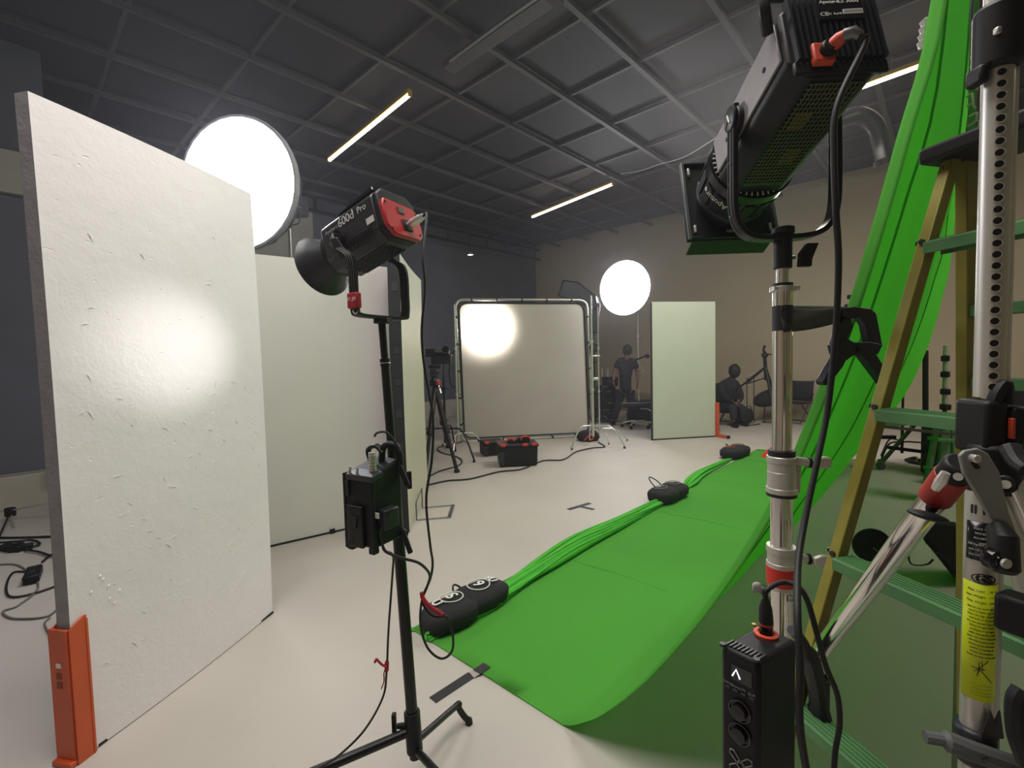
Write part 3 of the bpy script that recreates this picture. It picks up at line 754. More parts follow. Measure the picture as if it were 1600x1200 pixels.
# mount neck and bowl reflector
AX = Matrix.Rotation(-math.pi/2, 3, 'X')
MB().lathe([(.083, .0), (.083, .02), (.075, .024), (.062, .026), (.062, .04), (.0, .04)], AX, c=(0, l_, 0), n=28).build('front_ring', M_BLACK, L1, local=True)
MB().lathe([(.058, .0), (.062, .012), (.090, .060), (.108, .088), (.112, .090), (.112, .094), (.106, .092), (.086, .060), (.050, .012)], AX, c=(0, l_+.035, 0), n=36).build('reflector', M_DGREY, L1, local=True, ang=60)
# pivots and yoke
pvL = rc+LR@V((-.5*w_-.016, .175, -.012)); pvR = rc+LR@V((.5*w_+.016, .175, -.012))
for s_, px_ in ((-1, -.5*w_), (1, .5*w_)):
    MB().cyl((px_, .175, -.012), (px_+s_*.014, .175, -.012), .026, n=20).build('pivot_disc', M_BLACK, L1, local=True, bevel=.002)
MB().lathe([(.026, 0), (.030, .002), (.030, .006), (.024, .008), (.0, .008)], Matrix.Rotation(-math.pi/2, 3, 'Y'), c=(-.5*w_-.012, .175, -.012), n=24).build('logo_disc', M_BLACKG, L1, local=True)
MB().tube([(-.5*w_-.023, .187, -.026), (-.5*w_-.023, .178, .006), (-.5*w_-.023, .170, -.020)], .0028, 6).tube([(-.5*w_-.023, .173, -.018), (-.5*w_-.023, .164, -.012)], .0022, 6).build('logo_mark', M_WHITE, L1, local=True)
bx = (pvR-pvL); bx.z = 0; bx.normalize()
zb = W(600, 496, 1.60).z
mid = (pvL+pvR)/2; mid.z = zb; side_ = bx; dp = V((-bx.y, bx.x, 0))
arm_l = [pvL, pvL+V((0, 0, -.01))-dp*.012, V((0, 0, (zb-pvL.z)*.22))+pvL-dp*.040, V((pvL.x, pvL.y, zb+.10))-dp*.052, V((pvL.x, pvL.y, zb+.012))-dp*.052+bx*.006]
yk = []
offs = dp*(-.088)
M_arm = [pvL-bx*.010, pvL-bx*.012-V((0, 0, .035))+offs*.35, pvL-bx*.012-V((0, 0, .075))+offs*.92, V((pvL.x, pvL.y, zb+.075))-bx*.012+offs, V((pvL.x, pvL.y, zb+.018))-bx*.010+offs, V((pvL.x, pvL.y, zb+.002))+bx*.006+offs,
         mid+offs, V((pvR.x, pvR.y, zb+.002))-bx*.006+offs, V((pvR.x, pvR.y, zb+.018))+bx*.010+offs, V((pvR.x, pvR.y, zb+.075))+bx*.012+offs, pvR+bx*.012-V((0, 0, .075))+offs*.92, pvR+bx*.012-V((0, 0, .035))+offs*.35, pvR+bx*.010]
yoke('yoke', M_arm, .034, .010, M_BLACK, L1, inward=dp)
for s_ in (-1, 0, 1):
    MB().tube(spline([p-bx*.006+dp*s_*.010 for p in M_arm[1:5]], 5), .0016, 5).build('yoke_groove', M_GREY, L1)
MB().cyl(mid+offs+V((0, 0, -.02)), mid+offs+V((0, 0, -.002)), .03, n=8).build('yoke_clamp', M_BLACK, L1, bevel=.003)
MB().cyl(pvR+bx*.012, pvR+bx*.030, .020, n=16).box(pvR+bx*.036+V((0, 0, -.012)), (.016, .016, .05), Matrix.Identity(3)).build('tilt_knob', M_BLACK, L1, bevel=.003)
# red strap with printing tied round the left arm of the yoke
sc_ = V((pvL.x, pvL.y, zb+.046))-bx*.012+offs
rs_ = Matrix((bx, dp, V((0, 0, 1)))).transposed()
sw = thing('cable_tie', 'red printed cable strap wrapped round the left lamp yoke', 'strap', sc_)
MB().box(sc_, (.022, .046, .050), rs_).build('strap_band', M_REDF, sw, bevel=.005)
fm = face_m(sc_-dp*.0236+V((0, 0, .002)), bx, V((0, 0, 1)))
text('ST .JTI', .014, face_m(sc_-bx*.0114+V((0, 0, .004)), -dp, V((0, 0, 1))), M_WHITE, 'strap_lettering', sw, bold=.0002)
MB().tube(spline([sc_+V((0, 0, -.024)), sc_+V((-.004, 0, -.034)), sc_+V((.006, -.01, -.042)), sc_+V((.014, -.006, -.032))], 4), .003, 6).build('strap_ring', M_CHROME, sw)

# the black stand
pt = mid+offs+V((0, 0, -.018)); pb = W(655, 1240, 1.60); pb = FL(653, 1236)
ST1 = thing('light_stand', 'tall slightly leaning black stand carrying the lamp with the red panel', 'stand', pb, group=None)
dv = (pt-pb)
def onp(z): return pb+dv*((z-pb.z)/dv.z)
zj = W(610, 566, pt.y).z; zk = W(625, 690, pt.y).z
MB().cyl(onp(zj), pt, .0125, .014, n=16).build('top_section', M_BLACKM, ST1)
MB().cyl(onp(zj-.012), onp(zj+.012), .0175, n=16).build('collar', M_BLACK, ST1)
MB().cyl(onp(zj-.004), onp(zj-.001), .0182, n=16).build('collar_ring', M_CHROME, ST1)
MB().cyl(onp(zk-.15), onp(zj), .0155, n=16).build('middle_section', M_BLACKM, ST1)
MB().cyl(onp(.12), onp(zk-.10), .0195, n=18).build('lower_section', M_BLACKM, ST1)
MB().cyl(onp(zk-.14), onp(zk-.08), .0235, n=18).build('collar', M_BLACK, ST1)
MB().cyl(onp(zk-.11), onp(zk-.11)+V((.05, -.01, 0)), .008, n=10).box(onp(zk-.115)+V((.055, -.012, -.012)), (.016, .012, .06), rotz(.3)).build('locking_knob', M_BLACK, ST1, bevel=.003)
MB().cyl(onp(.14), onp(.28), .0275, n=20).build('leg_hub', M_BLACK, ST1, bevel=.003)
hb = onp(.21)
k0 = hb+V((-.030, 0, .02)); MB().cyl(hb+V((-.02, 0, .02)), k0+V((-.025, 0, 0)), .012, .009, n=12).build('hub_knob', M_BLACK, ST1)
MB().bar(k0+V((-.035, 0, -.035)), k0+V((-.035, 0, .045)), .014, .018, up=V((0, 1, 0))).build('hub_lever', M_BLACK, ST1, bevel=.002)
# legs: bent tube right going back, left tube coming forward, a third one behind
a1 = onp(.17); apex = W(714, 1102, 1.84); ft = FL(733, 1131)
MB().tube(spline([a1, a1.lerp(apex, .5), a1.lerp(apex, .92), apex+V((.008, .002, .004)), apex.lerp(ft, .16), apex.lerp(ft, .6), ft+V((0, 0, .012))], 6), .0125, 12).build('leg', M_BLACKM, ST1)
MB().cyl(ft+V((0, 0, .002)), ft+V((-.002, -.001, .02)), .015, n=12).build('foot_cap', M_BLACK, ST1)
a2 = onp(.215); l2 = W(500, 1203, 1.42)
d2_ = (l2-a2).normalized(); e2 = a2+d2_*.42
MB().tube(spline([a2, a2+d2_*.2, e2, e2+d2_*.04+V((0, 0, -.03)), V((e2.x+d2_.x*.1, e2.y+d2_.y*.1, .01))], 6), .0155, 12).build('leg', M_BLACKM, ST1)
a3 = onp(.15); e3 = a3+V((.30, -.36, .05))
MB().tube(spline([a3, a3.lerp(e3, .5), e3, e3+V((.03, -.035, -.04)), V((e3.x+.06, e3.y-.07, .01))], 6), .0125, 12).build('leg', M_BLACKM, ST1)

# control box hanging on the stand
cb = W(585, 782, 1.50)
ya = R(-30); CR = rotz(ya)
CB1 = thing('control_box', 'large black lamp control box with a battery plate hung on the left stand', 'control box', cb, CR, group='lamp control boxes')
bw, bd, bh = .118, .135, .262
b = MB(); b.add([V((-bw/2, -bd/2, -bh/2+.01)), V((bw/2, -bd/2, -bh/2)), V((bw/2, bd/2, -bh/2)), V((-bw/2, bd/2, -bh/2+.01)), V((-bw/2, -bd/2, bh/2-.03)), V((bw/2, -bd/2, bh/2-.03)), V((bw/2, bd/2, bh/2)), V((-bw/2, bd/2, bh/2))],
     [(3, 2, 1, 0), (4, 5, 6, 7), (0, 1, 5, 4), (1, 2, 6, 5), (2, 3, 7, 6), (3, 0, 4, 7)])
b.build('case', M_BLACK, CB1, local=True, bevel=.010)
MB().box((-.002, -bd/2-.006, -.062), (.060, .014, .13)).build('battery_plate', M_BLACKM, CB1, local=True, bevel=.004)
MB().prism([(-.014, .030), (.014, .030), (.004, -.012), (-.004, -.012)], .004, face_m((-.002, -bd/2-.013, -.055), (1, 0, 0), (0, 0, 1))).build('plate_wedge', M_BLACKG, CB1, local=True, bevel=.001)
for z in (-.012, -.030, -.10, -.116):
    for x in (-.020, .014): MB().cyl((x, -bd/2-.014, z), (x, -bd/2-.012, z), .003, n=8).build('plate_screw', M_DGREY, CB1, local=True)
g = MB(); g.tube([(-.034, -bd/2-.014, -.128), (-.034, -bd/2-.014, .004), (.030, -bd/2-.014, .004)], .0014, 4); g.build('plate_edge', M_GREY, CB1, local=True)
for s_ in (-1, 1):
    MB().box((s_*bw*.49, -bd*.46, -.02), (.012, .016, bh*.92)).build('corner_guard', M_BLACK, CB1, local=True, bevel=.003)
    MB().box((s_*bw*.40, -bd*.4, -bh/2-.006), (.024, .024, .02)).build('bottom_foot', M_BLACK, CB1, local=True, bevel=.004)
MB().box((-.040, -bd/2-.003, .055), (.012, .008, .05)).build('side_latch', M_DGREY, CB1, local=True, bevel=.002)
MB().box((0.02, -bd/2+.012, bh/2-.034), (bw*.96, .05, .02), Matrix.Rotation(.2, 3, 'X')).build('sloped_top', M_DGREY, CB1, local=True, bevel=.004)
for x in (-.028, .004): MB().box((x, -bd/2-.002, bh/2-.022), (.007, .005, .030), Matrix.Rotation(.15, 3, 'Y')).build('silver_switch', M_ALU, CB1, local=True, bevel=.001)
b = MB().tube(spline([(-bw*.45, bd*.30, bh*.45), (-bw*.42, bd*.22, bh*.60), (-.01, bd*.2, bh*.66), (.02, bd*.2, bh*.58)], 5), .011, 8, flat=.7); b.build('top_handle', M_BLACK, CB1, local=True)
MB().cyl((.042, -bd*.30, bh*.40), (.040, -bd*.30, bh*.64), .0105, n=14).build('output_plug', M_CHROME, CB1, local=True)
for k in range(6): MB().cyl((.042, -bd*.30, bh*(.42+.035*k)), (.042, -bd*.30, bh*(.42+.035*k)+.003), .0120, n=14).build('plug_ring', M_ALU, CB1, local=True)
MB().box((bw/2+.016, -bd*.12, -.04), (.036, .06, .062)).build('clamp_block', M_DGREY, CB1, local=True, bevel=.004)
MB().box((bw/2+.010, -bd*.43, -.022), (.020, .003, .017)).build('clamp_label', M_WHITE, CB1, local=True)
# keypad label on the clamp side
kc = onp(W(622, 775, pb.y).z)+V((.003, -.024, 0)); KM = face_m(kc, V((1, -.1, 0)), V((0, 0, 1)))
random.seed(2)
g = {0: MB(), 1: MB(), 2: MB()}
for i in range(3):
    for j in range(4):
        mi = 1 if (i == 2 and j == 3) else (2 if (i == 2 and j == 1) else 0)
        p = KM@V((-.010+i*.0085, -.014+j*.0085, .0)); g[mi].box(p, (.0065, .002, .0065))
kb = MB().box(KM@V((0, 0, -.002)), (.032, .003, .040)); kb.build('keypad_plate', M_BLACK, CB1)
g[0].build('keypad_keys', M_WHITE, CB1)['kind'] = 'stuff'; g[1].build('keypad_red_key', M_RED, CB1); g[2].build('keypad_green_key', mat('green_key', '5f9a70'), CB1)
# clamp knobs on the stand beside the box
for (x, y, L) in ((628, 735, .05), (632, 835, .06)):
    c = W(x, y, 1.52)
    kn = MB().cyl(c+V((-.01, .02, 0)), c, .014, n=12); kn.bar(c+V((-.006, -.004, .018)), c+V((.020, -.008, -L)), .016, .014, up=V((0, 1, 0))); kn.build('clamp_lever', M_BLACK, CB1, bevel=.003)
c = W(610, 712, 1.52)
MB().tube(spline([c+V((-.03, 0, -.02)), c+V((-.02, 0, .03)), c+V((.015, 0, .035)), c+V((.03, 0, .0)), c+V((.025, 0, -.05)), c+V((.0, 0, -.07))], 5), .011, 9).build('hook_handle', M_BLACK, CB1)

# cables of the left lamp
pl = rc+LR@V((.012, -.106, -.036))
cable('power_cable', [pl, pl+V((.012, -.012, -.004)), W(661, 400, 1.44), W(664, 450, 1.44), W(659, 520, 1.46), W(664, 580, 1.48), W(676, 650, 1.50), W(675, 715, 1.50), W(666, 780, 1.50), W(672, 850, 1.52), W(676, 880, 1.55), W(672, 905, 1.56), W(660, 935, 1.56), W(657, 975, 1.56), W(668, 1012, 1.56), W(690, 1029, 1.56), W(707, 1015, 1.56), W(705, 980, 1.56), W(690, 955, 1.56), W(672, 950, 1.57), W(658, 930, 1.56)], .0042, 'long black cable looping down beside the left lamp stand to a red strap', cat='cable')
cable('power_cable', [W(597, 850, 1.45), W(603, 862, 1.44), W(628, 872, 1.44), W(655, 880, 1.47), W(671, 897, 1.53), W(668, 915, 1.55), W(660, 940, 1.55), W(676, 962, 1.545), W(700, 963, 1.54)], .0045, 'short black cable from under the control box to the red strap')
cable('power_cable', [W(614, 795, 1.43), W(600, 815, 1.42), W(594, 838, 1.43), W(602, 860, 1.45), W(614, 868, 1.47), W(613, 900, 1.5), W(607, 985, 1.5), W(604, 1050, 1.5), W(598, 1090, 1.49), W(570, 1140, 1.46), W(530, 1180, 1.42), W(495, 1202, 1.36)], .0036, 'thin black cable hanging left of the stand down to its leg')
cable('power_cable', [W(585, 682, 1.42), W(590, 676, 1.42), W(604, 676, 1.44), W(617, 690, 1.47), W(624, 705, 1.50)], .0035, 'short plug cable arching over the top of the control box')
cable('lamp_strap', [W(659, 925, 1.545), W(661, 935, 1.54), W(672, 948, 1.535), W(692, 961, 1.54)], .0075, 'red strap tying the cable loop near the first sandbag', mt=M_REDF, cat='strap')
rs2 = thing('cable_tie', 'small red cable tie on the thin hanging cable', 'strap', W(596, 1050, 1.49))
MB().tube(spline([W(604, 1042, 1.49), W(596, 1038, 1.488), W(588, 1030, 1.487), W(586, 1034, 1.487)], 5), [.006]*15+[.009], 7, flat=.5).build('loose_end', M_REDF, rs2)
MB().tube(spline([W(603, 1042, 1.49), W(600, 1052, 1.488), W(600, 1064, 1.487), W(596, 1076, 1.487)], 5), .004, 7, flat=.5).build('tail', M_REDF, rs2)
MB().cyl(W(604.5, 1034, 1.5), W(604, 1048, 1.5), .007, n=10).build('knot', M_REDF, rs2)

# ================================================================== RIGHT LED LAMP ON CHROME STAND
YS = 1.05; sx = W(1222, 600, YS).x
rc2 = V((.593, .880, 2.046)); fc2 = V((.610, 1.325, 1.908))
fd2 = (fc2-rc2).normalized(); LR2 = frame_from(fd2)
L2 = thing('led_lamp', 'large black LED lamp with a ribbed rear high on the chrome stand', 'studio lamp', rc2, LR2, group='studio lamps on stands')
w2, h2, l2_ = .172, .172, .32
b = MB(); b.add(*sect(sec, 0, l2_, w2, h2)); b.build('body', M_BLACK, L2, local=True, bevel=.006)
b = MB(); b.box((-.5*w2-.003, l2_*.50, .008), (.006, l2_*.93, .088)); b.build('side_panel', M_SIDE, L2, local=True, bevel=.002)
b = MB(); b.box((.5*w2+.003, l2_*.50, .008), (.006, l2_*.93, .088)); b.build('side_panel', M_SIDE, L2, local=True, bevel=.002)
for y in (.06, .24): MB().cyl((-.5*w2-.008, y, .0), (-.5*w2-.005, y, .0), .005, n=10).build('panel_screw', M_BLACK, L2, local=True)
# cooling fins of the rear: each fin its own strip
for k in range(15):
    x = -.5*w2+.012+k*(w2-.024)/14
    z0_ = -.060; z1_ = .082
    MB().box((x, -.008, (z0_+z1_)/2), (.0042, .018, z1_-z0_)).build('cooling_fin', M_BLACK, L2, local=True)
MB().box((0, -.003, -.070), (w2*.94, .008, .026)).build('rear_lower_plate', M_BLACK, L2, local=True, bevel=.003)
# rating plate over the fins
MB().box((.010, -.0185, .042), (.078, .002, .045)).build('rating_plate', M_BLACKM, L2, local=True)
RM = lambda x, z: face_m((x, -.0205, z), (1, 0, 0), (0, 0, 1))
text('Aputure', .010, RM(-.008, .058), M_WHITE, 'plate_lettering', L2, local=True, depth=.0003)
text('LS 300d', .011, RM(.026, .058), M_WHITE, 'plate_lettering', L2, local=True, depth=.0003)
text('CE', .012, RM(-.020, .030), M_WHITE, 'plate_lettering', L2, local=True, depth=.0003)
text('FC  RoHS', .006, RM(-.002, .030), M_WHITE, 'plate_lettering', L2, local=True, depth=.0003)
MB().box((.030, -.0205, .034), (.034, .001, .010)).build('barcode_strip', M_WHITE, L2, local=True)
g = MB()
for k in range(14): g.box((.015+k*.0023, -.0213, .034), (.0009, .0006, .006))
g.build('barcode_lines', M_INK, L2, local=True)['kind'] = 'stuff'
# red socket and cable plug at the bottom of the rear
b = MB(); b.box((-.036, -.016, -.054), (.036, .014, .040)); b.build('red_socket', M_ORANGE2, L2, local=True, bevel=.003)
MB().lathe([(.0, 0), (.014, 0), (.014, .010), (.0115, .012), (.0115, .016), (.0, .016)], Matrix.Rotation(math.pi/2, 3, 'X'), c=(-.031, -.022, -.053), n=16).build('socket_ring', M_BLACK, L2, local=True)
MB().tube([(-.029, -.028, -.053), (-.022, -.042, -.052), (-.015, -.050, -.052)], [.012, .0115, .009], 14).build('cable_plug', M_ORANGE2, L2, local=True)
MB().tube([(-.018, -.048, -.052), (-.008, -.056, -.056), (.000, -.058, -.066)], [.0105, .010, .007], 14).build('plug_shell', M_GREY, L2, local=True)
# underside grille (individual fine wires, joined)
g = MB()
for k in range(26): y = .012+k*.0108; g.box((0, y, -.5*h2-.0015), (w2*.54, .0016, .003))
for k in range(12): x = -.042+k*.0077; g.box((x, .15, -.5*h2-.0025), (.0014, .28, .002))
g.build('under_grille', mat('grille_wire', '55573c', rough=.45), L2, local=True)['kind'] = 'stuff'
MB().box((0, .15, -.5*h2+.0005), (w2*.56, .285, .002)).build('grille_bed', M_BLACKG, L2, local=True)
for x in (-.018, .014): MB().box((x, .10+.1*(x > 0), -.5*h2-.0005), (.03, .045, .0012)).build('heat_sink_glimpse', mat('sink_brass', '7a6a2c', rough=.5, metal=.4), L2, local=True)
# back top handle
MB().tube(spline([(-.5*w2-.012, .02, .04), (-.5*w2-.030, -.01, .055), (-.5*w2-.030, -.015, .105), (-.5*w2-.008, .02, .13), (.0, .03, .135), (.5*w2+.012, .03, .12)], 5), .010, 8, flat=.7).build('rear_handle', M_BLACK, L2, local=True)
# dial ring with tick marks, ribbed zoom barrel, flange
MB().lathe([(.075, 0), (.102, .006), (.102, .030), (.096, .034)], AX, c=(0, l2_-.005, 0), n=48).build('dial_ring', M_BLACKG, L2, local=True)
for k in range(44):
    a = 2*math.pi*k/44
    MB().box((math.cos(a)*.090, l2_-.0035+.0015, math.sin(a)*.090), (.0105, .004, .0028), Matrix.Rotation(-a, 3, 'Y')).build('tick_mark', M_WHITE, L2, local=True)
MB().lathe([(.100, 0), (.098, .004), (.092, .075), (.096, .080), (.096, .090), (.088, .094), (.086, .13), (.0, .13)], AX, c=(0, l2_+.028, 0), n=40).build('zoom_barrel', M_DGREY, L2, local=True)
for k in range(16):
    a = 2*math.pi*k/16
    MB().bar((math.cos(a)*.0985, l2_+.036, math.sin(a)*.0985), (math.cos(a)*.0935, l2_+.100, math.sin(a)*.0935), .026, .006, up=V((math.cos(a), 0, math.sin(a)))).build('barrel_rib', M_BLACK, L2, local=True, bevel=.001)
text('Aputure', .024, Matrix.Translation((0, l2_+.055, 0))@Matrix.Rotation(R(-128), 4, 'Y')@face_m((0, 0, .0975+.004), (1, 0, 0), (0, 1, 0)), M_WHITE, 'barrel_lettering', L2, local=True, bend=.10)
fy = l2_+.155
MB().box((0, fy, 0), (.245, .010, .245)).build('front_flange', M_BLACK, L2, local=True, bevel=.003)
for s_ in (-1, 1):
    MB().box((s_*.116, fy-.004, 0), (.008, .022, .238)).build('flange_rail', M_GREY, L2, local=True, bevel=.001)
    MB().box((0, fy-.004, s_*.116), (.225, .020, .006)).build('flange_rail', M_BLACKM, L2, local=True, bevel=.001)
    for q in (-1, 1):
        MB().box((s_*.100, fy-.010, q*.090), (.006, .008, .022)).build('flange_clip', M_ALU, L2, local=True, bevel=.001)
MB().box((0, fy+.03, -.124), (.215, .055, .004), Matrix.Rotation(-.15, 3, 'X')).build('lower_leaf', M_BLACKM, L2, local=True)
MB().box((.0, fy-.012, -.100), (.035, .004, .006)).build('flange_clip', M_ALU, L2, local=True)
# U yoke of the right lamp
pvy = 0.18
pL = rc2+LR2@V((-.5*w2-.008, pvy, -.005)); pR = rc2+LR2@V((.5*w2+.020, pvy, -.005))
for s_ in (-1, 1):
    MB().cyl((s_*.5*w2, pvy, -.005), (s_*(.5*w2+.018), pvy, -.005), .030, n=22).build('pivot_disc', M_BLACK, L2, local=True, bevel=.003)
zb2 = W(1225, 372, YS).z
bx2 = (pR-pL); bx2.z = 0; bx2.normalize(); dp2 = V((-bx2.y, bx2.x, 0)); 
m2 = (pL+pR)/2; m2.z = zb2
YP = [pL-bx2*.008+V((0, 0, .032)), pL-bx2*.010, V((pL.x, pL.y, zb2+.13))-bx2*.010, V((pL.x, pL.y, zb2+.06))-bx2*.008, V((pL.x, pL.y, zb2+.022))+bx2*.006, V((pL.x, pL.y, zb2+.003))+bx2*.035, m2,
      V((pR.x, pR.y, zb2+.006))-bx2*.035, V((pR.x, pR.y, zb2+.03))-bx2*.004, V((pR.x, pR.y, zb2+.07))+bx2*.008, V((pR.x, pR.y, zb2+.15))+bx2*.010, pR+bx2*.008, pR+bx2*.006+V((0, 0, .03))]
yoke('yoke', YP, .034, .011, M_BLACKM, L2, inward=dp2)
for s_ in (-1, 1):
    MB().tube(spline([p-bx2*.0066+dp2*s_*.008 for p in YP[1:4]]+[YP[4]-bx2*.004-V((0, 0, .004))+dp2*s_*.008, YP[5]-V((0, 0, .0066))+dp2*s_*.008], 5), .0013, 5).build('yoke_groove', M_GREY, L2)
MB().lathe([(.026, 0), (.026, .004), (.021, .006), (0, .006)], frame_from(V((0, 0, 1)), -bx2)@Matrix.Identity(3), c=pL-bx2*.014+V((0, 0, .004)), n=22).build('logo_disc', M_DGREY, L2)
lm = face_m(pL-bx2*.022, -dp2, V((0, 0, 1)))
MB().tube([lm@V((-.010, -.008, 0)), lm@V((0, .011, 0)), lm@V((.010, -.008, 0))], .0022, 6).build('logo_mark', M_WHITE, L2)
for z in (.05, .12, .165): MB().cyl(V((pL.x, pL.y, zb2+z))-bx2*.017, V((pL.x, pL.y, zb2+z))-bx2*.0145, .003, n=8).build('yoke_screw', M_GREY, L2)

# chrome stand
ST2 = thing('light_stand', 'chrome stand with red taped collar carrying the large right lamp', 'stand', V((sx, YS, 0)))
def zz(y): return W(1222, y, YS).z
def seg(y0, y1, r_, name, mt, n=24, bev=0.0, r1=None): return MB().cyl((sx, YS, zz(y1)), (sx, YS, zz(y0)), r_, r1, n=n).build(name, mt, ST2, bevel=bev)
seg(360, 420, .0185, 'yoke_socket', M_BLACK, bev=.002)
seg(356, 366, .023, 'socket_cap', M_BLACK, bev=.002)
k = V((sx+.022, YS-.006, zz(400)))
MB().cyl((sx+.015, YS, zz(403)), (sx+.026, YS-.003, zz(403)), .004, n=8).build('knob_shaft', M_GREY, ST2)
MB().prism([(0, -.024), (.028, -.024), (.029, -.008), (.043, .026), (.018, .026), (.002, .004)], .012, face_m(V((sx+.026, YS-.006, zz(402))), V((1, 0, 0)), V((0, 0, 1)))).build('wing_knob', M_BLACK, ST2, bevel=.002)
seg(418, 448, .0125, 'top_tube', M_POL)
seg(443, 449, .0205, 'rubber_ring', M_RUBBER)
seg(448, 456, .0255, 'collar_flange', M_ALU, bev=.001)
for s_ in (-1, 1): MB().cyl((sx+s_*.018, YS-.012, zz(452)), (sx+s_*.029, YS-.014, zz(452)), .005, n=10).build('flange_lug', M_CHROME, ST2)
seg(455, 706, .0200, 'upper_tube', M_POL)
seg(703, 714, .0275, 'rubber_ring', M_RUBBER, bev=.001)
seg(712, 722, .0305, 'collar', M_ALU, bev=.002); seg(722, 736, .0285, 'collar', M_ALU); seg(736, 762, .0290, 'collar', M_ALU, bev=.001); seg(761, 770, .0315, 'collar', M_ALU, bev=.001)
seg(769, 774, .0315, 'rubber_ring', M_RUBBER)
seg(772, 860, .0225, 'middle_tube', M_POL)
seg(852, 862, .0305, 'collar', M_ALU, bev=.001); seg(861, 878, .0285, 'collar', M_ALU); seg(877, 886, .0300, 'collar', M_ALU, bev=.001)
b = seg(884, 912, .0295, 'red_tape_band', M_REDT, r1=.031)
seg(911, 919, .0265, 'collar', M_ALU)
MB().cyl((sx, YS, .2), (sx, YS, zz(917)), .0245, n=24).build('lower_tube', M_POL, ST2)
for yy, L in ((719, .0), (868, .0)):
    z = zz(yy); a = V((sx+.024, YS-.006, z)); e = V((sx+.052, YS-.012, z-.004))
    MB().cyl(a, e, .0095, n=12).build('locking_screw', M_ALU, ST2)
    MB().tube([e, e+V((.006, -.001, 0))], [.012, .012], 12).build('screw_washer', M_BLACK, ST2)
    tw = MB().prism([(0, -.010), (.020, -.013), (.032, -.012), (.036, 0), (.032, .012), (.018, .014), (0, .010)], .012, face_m(e+V((.004, -.010, 0)), V((1, -.15, .15)), V((-.12, 0, 1))))
    tw.build('wing_knob', M_ALU, ST2, bevel=.004)
z = zz(745); MB().prism([(0, -.035), (.010, -.035), (.012, .03), (0, .035)], .014, face_m(V((sx+.026, YS+.002, z)), V((1, 0, 0)), V((0, 0, 1)))).build('cast_lug', M_ALU, ST2, bevel=.002)
# numbers and faint marks on the lower tube
text('12', .022, face_m(V((sx+.006, YS-.0252, zz(927))), V((1, .1, 0)), V((0, 0, 1))), M_GREYP, 'tube_number', ST2)
for k, a in enumerate((60, 180, 300)):
    d = V((math.cos(R(a)), math.sin(R(a)), 0)); c = V((sx, YS, 0))
    MB().bar(c+V((0, 0, .30))+d*.02, c+d*.62+V((0, 0, .02)), .03, .03).build('leg', M_CHROME, ST2, bevel=.004)
    MB().cyl(c+d*.60, c+d*.60+V((0, 0, .03)), .02, n=12).build('foot_cap', M_RUBBER, ST2)
MB().cyl((sx, YS, .18), (sx, YS, .34), .034, n=20).build('leg_hub', M_ALU, ST2, bevel=.003)

# ------------------------------------------------------------------ black gaffer strap and spring clamp
gs = thing('gaffer_strap', 'wide black gaffer tape strap from the chrome stand to the clamp', 'strap', V((sx, YS, zz(498))))
def strap_pts(y0, y1, z_y): return None
MB().cyl((sx, YS, zz(517)), (sx, YS, zz(478)), .0208, n=24).build('stand_wrap', M_TAPE, gs)
zc = W(1340, 497, 1.22)
rows = []
for k in range(15):
    u = k/14; x_ = 1222+(1348-1222)*u; Y_ = YS-.021+(1.20-YS+.02)*u**1.3
    top = W(x_, 477.5+4*u*u, Y_); bot = W(x_, 519-4*u-24*u**2, Y_)
    rows.append([top.lerp(bot, j/5)+V((0, .006*math.sin(u*6+j), 0)) for j in range(6)])
MB().grid(rows).build('tape_web', M_STRAPT, gs, ang=80, thick=.0015)
KC = W(1330, 540, 1.16); cr_ = V((1, .18, 0)); cu_ = V((0, .0, 1))
sc = 1.16/F_PX
def cp(x, y): return ((x-1330)*sc, -(y-540)*sc)
KM4 = face_m(KC, cr_, cu_)
CLP = thing('spring_clamp', 'dark navy plastic spring clamp gripping the edge of the green cloth', 'clamp', KC)
jawR = [(1300, 484), (1322, 481), (1352, 484), (1362, 492), (1374, 540), (1362, 556), (1348, 552), (1350, 538), (1342, 508), (1332, 497), (1316, 500), (1300, 494)]
jawL = [(1318, 500), (1322, 512), (1312, 530), (1310, 548), (1300, 552), (1290, 545), (1288, 536), (1296, 512), (1306, 498)]
body = [(1288, 538), (1310, 530), (1320, 535), (1350, 535), (1372, 540), (1364, 554), (1348, 562), (1340, 556), (1320, 555), (1306, 563), (1292, 552)]
hL = [(1294, 553), (1310, 558), (1302, 572), (1279, 598), (1272, 600), (1268, 592), (1276, 578)]
hR = [(1336, 556), (1352, 546), (1364, 558), (1392, 598), (1392, 604), (1384, 608), (1378, 604)]
for nm, pl_, hh_, dz in (('jaw', jawR, .020, 0), ('jaw', jawL, .016, .002), ('pivot_plate', body, .028, -.004), ('handle', hL, .022, 0), ('handle', hR, .022, .001)):
    MB().prism([cp(*p) for p in pl_][::-1], hh_, KM4@Matrix.Translation((0, 0, dz))).build(nm, M_NAVY, CLP, bevel=.002)
MB().cyl(KM4@V(cp(1328, 546)+(-.008,)), KM4@V(cp(1328, 546)+(.028,)), .006, n=12).build('pivot_pin', M_BLACKM, CLP)
for p in ((1386, 602), (1272, 594)): MB().cyl(KM4@V(cp(*p)+(-.001,)), KM4@V(cp(*p)+(.023,)), .0085, n=12).build('handle_tip', M_RUBBER, CLP, bevel=.002)
